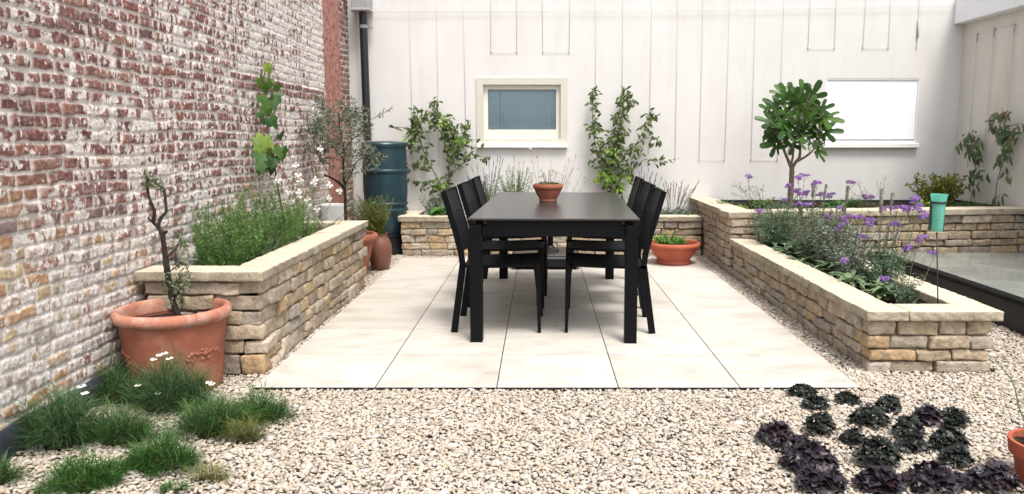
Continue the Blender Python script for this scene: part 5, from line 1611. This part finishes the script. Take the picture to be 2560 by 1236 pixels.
def twiggy(label, base, tips, rng, Y, group=None, matn='dry_stem', fl=()):
    r = thing('wispy_plant', label, 'wispy plant', base, group); st = MB(); lv = MB()
    for t in tips:
        tip = PY(*t, Y + rng.uniform(-.1, .1)); a = Vector(base) + Vector(((tip.x - base[0]) * .3, 0, 0))
        c = curve([a, a.lerp(tip, .55) + rv(rng, .02), tip], 4); st.tube(c, taper(len(c), .0022, .0012), 4)
        for _ in range(7):
            p = c[rng.randrange(len(c) // 2, len(c))]; q = p + rv(rng, .05) + Vector((0, 0, .02)); st.tube([p, q], .001, 4, caps=False)
            lv.leaf(q, rv(rng), rv(rng), rng.uniform(.012, .024), .008)
    st.build('stem', M[matn], r); lv.build('foliage', M['grey_green'], r)
    if fl:
        for (px, py) in fl:
            f = MB(); p = PY(px, py, Y)
            for k in range(4): f.leaf(p, rv(rng), Vector((0, -1, .3)), .022, .015, .1, .1, .6)
            f.build('flower', M['white_petal'], r)
twiggy('wispy twiggy plant with thin tan stems below the framed window', (.10, 8.45, .36), [(1325, 372), (1343, 378), (1378, 400), (1390, 430), (1412, 412), (1425, 398), (1442, 376), (1432, 420), (1455, 430), (1400, 445), (1370, 435), (1420, 455), (1470, 450), (1345, 440)], rg, 8.45, fl=[(1326, 371)])

# ---- upper bed: fig and small plants
def fig():
    rng = random.Random(46); Y = 7.72
    T = lambda x, y, dy=0: PY(1780 + x / 3.253, 180 + y / 3.253, Y + dy)
    base = PY(1976, 525, Y); base.z = .50
    r = thing('fig_tree', 'young fig tree with large lobed leaves in the high corner planter', 'tree', base)
    st = MB(); lv = MB(); brs = []
    def br(path, r0, r1, dy=0):
        c = curve([T(*p, dy * i / (len(path) - 1)) for i, p in enumerate(path)], 5); st.tube(c, taper(len(c), r0, r1), 8); brs.append(c); return c
    t = br([(632, 1130), (642, 960), (648, 860), (650, 780)], .030, .024); 
    br([(648, 790), (620, 720), (590, 650), (560, 570), (520, 500), (500, 420)], .018, .006, -.12)
    br([(650, 785), (680, 735), (712, 690), (715, 600), (700, 480), (690, 330), (640, 190)], .019, .006, .05)
    br([(690, 730), (760, 690), (820, 640), (870, 560), (900, 470)], .014, .005, .15)
    br([(640, 770), (655, 700), (670, 600), (720, 420), (760, 260), (800, 180)], .013, .005, -.1)
    out = []
    for (a, l) in ((-1.75, .66), (-.9, .92), (0, 1.08), (.9, .92), (1.75, .66)):
        out += [(a - .27, l * .70), (a - .16, l * .95), (a, l), (a + .16, l * .95), (a + .27, l * .70)]
        if a < 1.7: out.append((a + .44, .30))
    out = [(-2.5, .32)] + out + [(2.5, .32)]
    for (x, y) in [(545, 140), (590, 160), (640, 150), (690, 190), (740, 150), (780, 170), (840, 150), (480, 250), (530, 230), (440, 290), (500, 300), (430, 390), (500, 350), (560, 330), (600, 290), (650, 260), (680, 300), (740, 250), (790, 260), (850, 230), (830, 300),
                   (620, 380), (700, 380), (740, 420), (860, 330), (930, 290), (900, 370), (970, 375), (930, 430), (980, 480), (905, 500), (840, 420), (800, 470), (520, 470), (480, 500), (440, 520), (500, 550), (580, 490), (610, 530), (680, 480), (760, 500), (640, 450), (720, 540), (560, 560),
                   (480, 590), (800, 560), (870, 590), (890, 650), (640, 620), (740, 600), (560, 420), (600, 440), (820, 380), (660, 400), (700, 440), (790, 350), (740, 480), (850, 480)]:
        ctr = T(690, 420); p = T(x, y, rng.uniform(-.30, .28))
        k = min((q for c in brs[1:] for q in c[len(c) // 3:]), key=lambda q: (q - p).length + rng.random() * .05)
        d = (p - ctr); d.y *= 1.2; d = d.normalized() + Vector((0, -.15, rng.uniform(-.45, .5)))
        L = rng.uniform(.125, .17); pt = p - d.normalized() * L * .45
        n = Vector((rng.uniform(-.6, .6), -rng.uniform(.5, 1.5), rng.uniform(.3, 1.0)))
        lv.outline_leaf(pt, d, n, L, out, rng.uniform(.05, .45), rng)
        st.tube(curve([k, (k + pt) / 2 + Vector((0, 0, .02)), pt], 3), .003, 5, caps=False)
    st.build('trunk', M['fig_bark'], r); lv.build('crown', M['fig'], r)
fig()
def clump(label, px, py, Y, w, h, n, matn, rng, name='grass_clump', cat='plant', z=.50, blade=True, L=(.06, .14), Wd=.006, group=None):
    c = PY(px, py, Y); c.z = z; lv = MB()
    for _ in range(n):
        a = rng.random() * 6.28; q = math.sqrt(rng.random()) * w
        p = c + Vector((q * .6 * math.cos(a), q * .5 * math.sin(a), rng.uniform(0, h * .5)))
        d = Vector((math.cos(a) * q / w, math.sin(a) * q / w, rng.uniform(.3, 1.2))) + rv(rng, .25)
        if blade: lv.blade(p, d, rng.uniform(*L), Wd, .5, rng)
        else: lv.leaf(p, d, rv(rng, .5) + Vector((0, -.3, 1)), rng.uniform(*L), Wd, .25, .3)
    o = lv.build(name, M[matn], loc=c); tag(o, label, cat, group); return o
rg = random.Random(47)
clump('spiky green grass clump in the high planter, nearest its left corner', 1812, 505, 7.9, .13, .10, 160, 'dianthus', rg, L=(.08, .16))
clump('bright lime plant in the high planter beside the grass clump', 1850, 515, 7.75, .10, .07, 90, 'lime', rg, 'leafy_plant', blade=False, L=(.03, .055), Wd=.028)
clump('lime leaved plant in the high planter just left of the fig trunk', 1910, 500, 8.2, .13, .10, 110, 'lime', rg, 'leafy_plant', blade=False, L=(.03, .06), Wd=.03)
clump('dark leaved low plant at the foot of the fig trunk', 1950, 510, 7.7, .10, .10, 110, 'grey_green', rg, 'leafy_plant', blade=False, L=(.03, .07), Wd=.02)
clump('bright green low plant in the high planter behind the purple flowers', 2085, 512, 7.9, .13, .10, 110, 'broad', rg, 'leafy_plant', blade=False, L=(.04, .08), Wd=.035)
clump('dark green grassy clump behind the purple flowers, in the high planter', 2130, 505, 8.1, .14, .12, 190, 'dianthus', rg, L=(.08, .16))
clump('dusky low spreading plant in the middle of the high planter', 2230, 515, 7.8, .20, .05, 150, 'red_leaf', rg, 'leafy_plant', blade=False, L=(.03, .05), Wd=.025)
clump('lime green plant behind the rain gauge', 2312, 505, 7.75, .09, .12, 90, 'lime', rg, 'leafy_plant', blade=False, L=(.05, .09), Wd=.045)
clump('dark green grassy clump to the right of the rain gauge in the high planter', 2425, 515, 7.8, .24, .10, 330, 'dianthus', rg, L=(.06, .14))
clump('small pale sprig at the right end of the high planter', 2515, 515, 7.9, .07, .12, 40, 'silver', rg, 'leafy_plant', blade=False, L=(.03, .06), Wd=.018)
# yellow green evergreen
c = PY(2345, 500, 8.15); c.z = .50
bush('evergreen_shrub', 'rounded yellow green shrub in the far corner behind the rain gauge', 'shrub', c,
     [(c + Vector((rg.uniform(-.06, .06), rg.uniform(-.06, .06), 0)), c + Vector((rg.uniform(-.25, .27), rg.uniform(-.2, .2), rg.uniform(.16, .36)))) for _ in range(80)], M['shrub_yellow'], rg, 34, .052, .022, spread=.5, sr=.003)
# wispy stems in the upper bed
twiggy('thin wispy seedling stems in front of the bare wall in the high planter', (2.40, 8.3, .50), [(1832, 462), (1848, 470), (1858, 478), (1870, 470), (1886, 465), (1895, 480), (1905, 472), (1840, 485)], rg, 8.3, matn='stem')
twiggy('thin dark seed stems rising below the white screened window', (3.60, 8.3, .50), [(2120, 470), (2150, 480), (2195, 470), (2210, 450), (2170, 485), (2145, 462)], rg, 8.3, matn='stem')

# ---- climbers on the cream wall
def droop(label, base, path, clusters, rng, X=4.60):
    r = thing('climbing_plant', label, 'climbing plant', base); st = MB(); lv = MB(); bl = MB()
    for p in path:
        c = curve([PX(px, py, X) for px, py in p], 4)
        if p is path[0]: c[0] = Vector(base)
        st.tube(c, taper(len(c), .005, .002), 5)
    for (px, py, rx, ry, n, br) in clusters:
        for _ in range(n):
            a, q = rng.random() * 6.28, math.sqrt(rng.random())
            p = PX(px + rx * q * math.cos(a), py + ry * q * math.sin(a), X - rng.uniform(-.01, .09))
            d = Vector((-rng.uniform(0, .5), rng.uniform(-.7, .7), rng.uniform(-1.3, .1)))
            (bl if rng.random() < br else lv).leaf(p, d, Vector((-1, -.5, .5)) + rv(rng, .5), rng.uniform(.08, .13), rng.uniform(.026, .040), .2, .4)
    st.build('stem', M['vine_stem'], r); lv.build('foliage', M['akebia'], r)
    if bl.v: bl.build('brown_foliage', M['akebia_brown'], r)
rg = random.Random(48)
droop('drooping climber on the cream wall, nearer the corner', (4.60, 8.1, .50), [[(2425, 520), (2432, 470), (2438, 420), (2436, 370), (2430, 330)], [(2438, 440), (2450, 425), (2462, 430)], [(2436, 360), (2415, 370), (2395, 365)]],
      [(2432, 345, 24, 18, 26, .35), (2440, 370, 20, 20, 22, .35), (2448, 390, 10, 20, 12, .1), (2445, 430, 26, 16, 16, .1), (2440, 460, 18, 14, 8, .3), (2398, 365, 8, 16, 4, .6)], rg)
droop('drooping climber with brown tips on the cream wall, nearer the picture edge', (4.60, 7.65, .50), [[(2488, 520), (2492, 460), (2508, 400), (2512, 340), (2510, 290), (2505, 270)], [(2505, 410), (2480, 420)], [(2512, 330), (2488, 320), (2480, 300)], [(2515, 320), (2545, 310), (2560, 312)]],
      [(2510, 285, 22, 14, 12, .9), (2482, 300, 10, 22, 6, .8), (2518, 330, 20, 20, 30, .05), (2520, 355, 16, 24, 22, .05), (2512, 395, 18, 16, 12, .05), (2520, 430, 14, 14, 6, .4), (2548, 322, 12, 20, 7, .7), (2498, 310, 12, 20, 8, .5), (2500, 490, 16, 10, 7, .4)], rg)

# ---- lower right bed
rg = random.Random(49)
BZ = .24
def bedpt(px, py, Y):      # soil point beneath a picture spot
    p = PY(px, py, Y); p.x = min(max(p.x, 1.93), 2.22); p.z = BZ; return p
for (x, y, n, L, W_, mt, ns, lb) in [
    (2.06, 6.60, 14, .16, .05, 'teal', 7, 'blue green leafy plant at the far end of the low planter'),
    (2.05, 6.15, 14, .15, .05, 'sage', 6, 'soft green leafy plant next to the far blue green one in the low planter'),
    (2.00, 5.75, 13, .14, .048, 'sage', 5, 'soft green leafy plant on the patio side of the low planter'),
    (2.04, 5.35, 15, .15, .042, 'sage', 6, 'largest soft green rosette, in the middle of the low planter'),
    (2.03, 4.98, 15, .13, .036, 'sage', 6, 'green rosette next to the large one in the low planter'),
    (2.08, 4.64, 14, .12, .032, 'sage', 5, 'soft green rosette with a low purple flower, near the front of the low planter')]:
    rosette(lb, (x, y, BZ), n, L, W_, mt, rg, 'leafy_plant', 'leafy plant', 'leafy plants in the low planter', (.2, 1.3), ns=ns)
def feathery(label, x, y, w, h, n, matn, rng):
    bush('feathery_plant', label, 'leafy plant', (x, y, BZ), [((x + rng.uniform(-.05, .05), y + rng.uniform(-.08, .08), BZ), (min(2.36, x + rng.uniform(-w, w)), y + rng.uniform(-w * 1.2, w * 1.2), BZ + rng.uniform(h * .4, h))) for _ in range(n)], M[matn], rng, 26, .032, .012)
feathery('feathery blue green bush at the far end of the low planter, below the fig', 2.06, 6.72, .24, .50, 150, 'teal', rg)
feathery('loose grey green bush in the low planter beneath the purple flowers', 2.10, 5.9, .20, .50, 150, 'grey_green', rg)
feathery('dusty green bush leaning over the rooflight side of the low planter', 2.22, 4.95, .13, .32, 50, 'teal', rg)
feathery('wispy grey green growth between the two soft green rosettes of the low planter', 2.10, 5.2, .15, .46, 80, 'silver', rg)
feathery('pale grey bush beneath the tall woolly spikes', 2.12, 5.60, .17, .50, 95, 'silver', rg)
feathery('straggly dark green plant near the rain gauge rod', 2.17, 4.55, .10, .20, 16, 'grey_green', rg)
# woolly grey spikes
def stachys(label, Y, tips, rng):
    ps = [PY(px, py, Y + rng.uniform(-.12, .12)) for px, py in tips]
    cx_ = min(2.2, max(1.95, sum(p.x for p in ps) / len(ps)))
    r = thing('woolly_spikes', label, 'flowering plant', (cx_, Y, BZ), 'woolly grey spikes in the low planter'); st = MB(); lv = MB()
    for p in ps:
        a = Vector((cx_ + (p.x - cx_) * .4, Y + (p.y - Y) * .5, BZ))
        c = curve([a, a.lerp(p, .5) + rv(rng, .01), p], 5); st.tube(c, .003, 5)
        for i in range(16):
            q = c[rng.randrange(1, len(c) * 2 // 3)]; an = rng.random() * 6.28
            lv.leaf(q, Vector((math.cos(an), math.sin(an), .5)), Vector((0, 0, 1)), rng.uniform(.03, .06), .016, .2, .3)
        f = MB(); d = (c[-1] - c[-4]).normalized(); l = rng.uniform(.10, .16)
        for i in range(120):
            t_ = rng.random(); q = p - d * l * t_; an = rng.random() * 6.28; u, w = perp(d)
            e = u * math.cos(an) + w * math.sin(an)
            f.leaf(q + e * .004, e + d * .7, d, rng.uniform(.010, .015), .010, .3, 0)
        f.tube([p - d * l, p], .0085, 6)
        f.build('flower_spike', M['grey_spike'], r)
    st.build('stem', M['grey_green'], r); lv.build('foliage', M['silver'], r)
stachys('group of woolly grey flower spikes at the far end of the low planter', 6.3, [(2032, 460), (2036, 452), (2066, 462), (2000, 500)], rg)
stachys('pair of woolly grey flower spikes in front of the white screened window', 5.6, [(2119, 466), (2112, 520), (2092, 520)], rg)
stachys('tall woolly grey flower spikes near the rain gauge', 5.0, [(2205, 472), (2232, 482), (2222, 560), (2246, 575), (2215, 585)], rg)
# verbena
def verbena(label, Y, heads, rng, fade=()):
    ps = [PY(px, py, Y + rng.uniform(-.15, .15)) for px, py in heads]
    cx_ = min(2.18, max(1.97, sum(p.x for p in ps) / len(ps)))
    r = thing('verbena', label, 'flowering plant', (cx_, Y, BZ), 'purple verbenas in the low planter'); st = MB(); lv = MB()
    for i, p in enumerate(ps):
        a = Vector((cx_ + max(-.12, min(.12, (p.x - cx_) * .4)), Y + (p.y - Y) * .4, BZ))
        c = curve([a, a.lerp(p, .55) + rv(rng, .02), p], 5); st.tube(c, taper(len(c), .0024, .0014), 5)
        for _ in range(6):
            q = c[rng.randrange(1, len(c) - 2)]; an = rng.random() * 6.28
            lv.leaf(q, Vector((math.cos(an), math.sin(an), .5)), Vector((0, 0, 1)), rng.uniform(.03, .06), .010, .2, .3)
        big = rng.uniform(.017, .026)
        f = MB()
        for (ox, oz, s) in [(0, 0, 1)] + ([(rng.uniform(-.03, .03), rng.uniform(-.02, .01), .8) for _ in range(rng.randrange(1, 4))]):
            cc = p + Vector((ox, rng.uniform(-.02, .02), oz))
            for k in range(90):
                th, ph = rng.random() * 6.28, math.acos(rng.uniform(-.1, 1))
                n = Vector((math.sin(ph) * math.cos(th), math.sin(ph) * math.sin(th), math.cos(ph) * .7))
                q = cc + n * big * s * rng.uniform(.7, 1.05); u, w = perp(n)
                an = rng.random() * 6.28
                f.leaf(q, n * .35 + u * math.cos(an) + w * math.sin(an), n, .0105 * s, .008, .2, .1, .6)
            if s < 1: st.tube([p - Vector((0, 0, .05)), cc], .0011, 4, caps=False)
        f.build('flower_head', M['plum' if i in fade else 'purple'], r)
    st.build('stem', M['stem'], r); lv.build('foliage', M['grey_green'], r)
rg = random.Random(50)
verbena('far purple verbena with one tall head left of the fig trunk', 6.6, [(1871, 441), (1900, 530), (1972, 463), (1958, 500)], rg)
verbena('purple verbena standing in front of the fig trunk', 6.2, [(2011, 440), (1992, 478), (2016, 482), (2004, 487), (1996, 444)], rg)
verbena('purple verbena in front of the bare wall just right of the fig trunk', 5.9, [(2042, 457), (2018, 513), (2000, 510), (2052, 486), (2075, 488)], rg, (3, 4))
verbena('faded purple verbena rising below the white screened window', 5.6, [(2126, 457), (2160, 492), (2178, 493), (2065, 540), (2100, 520)], rg, (0, 1, 2, 3))
verbena('bright purple verbena with clustered heads in the middle of the low planter', 5.3, [(2107, 546), (2125, 543), (2140, 545), (2156, 545), (2182, 552), (2115, 560), (2098, 568), (2150, 590), (2170, 560)], rg)
verbena('purple verbena with the high bunch of heads left of the rain gauge', 4.95, [(2207, 525), (2243, 521), (2262, 520), (2290, 500), (2297, 513), (2295, 525), (2312, 540), (2275, 522), (2238, 560)], rg, (0,))
verbena('verbena with small scattered purple heads nearest the rain gauge', 4.65, [(2301, 597), (2336, 634), (2272, 618), (2208, 698), (2106, 650)], rg)
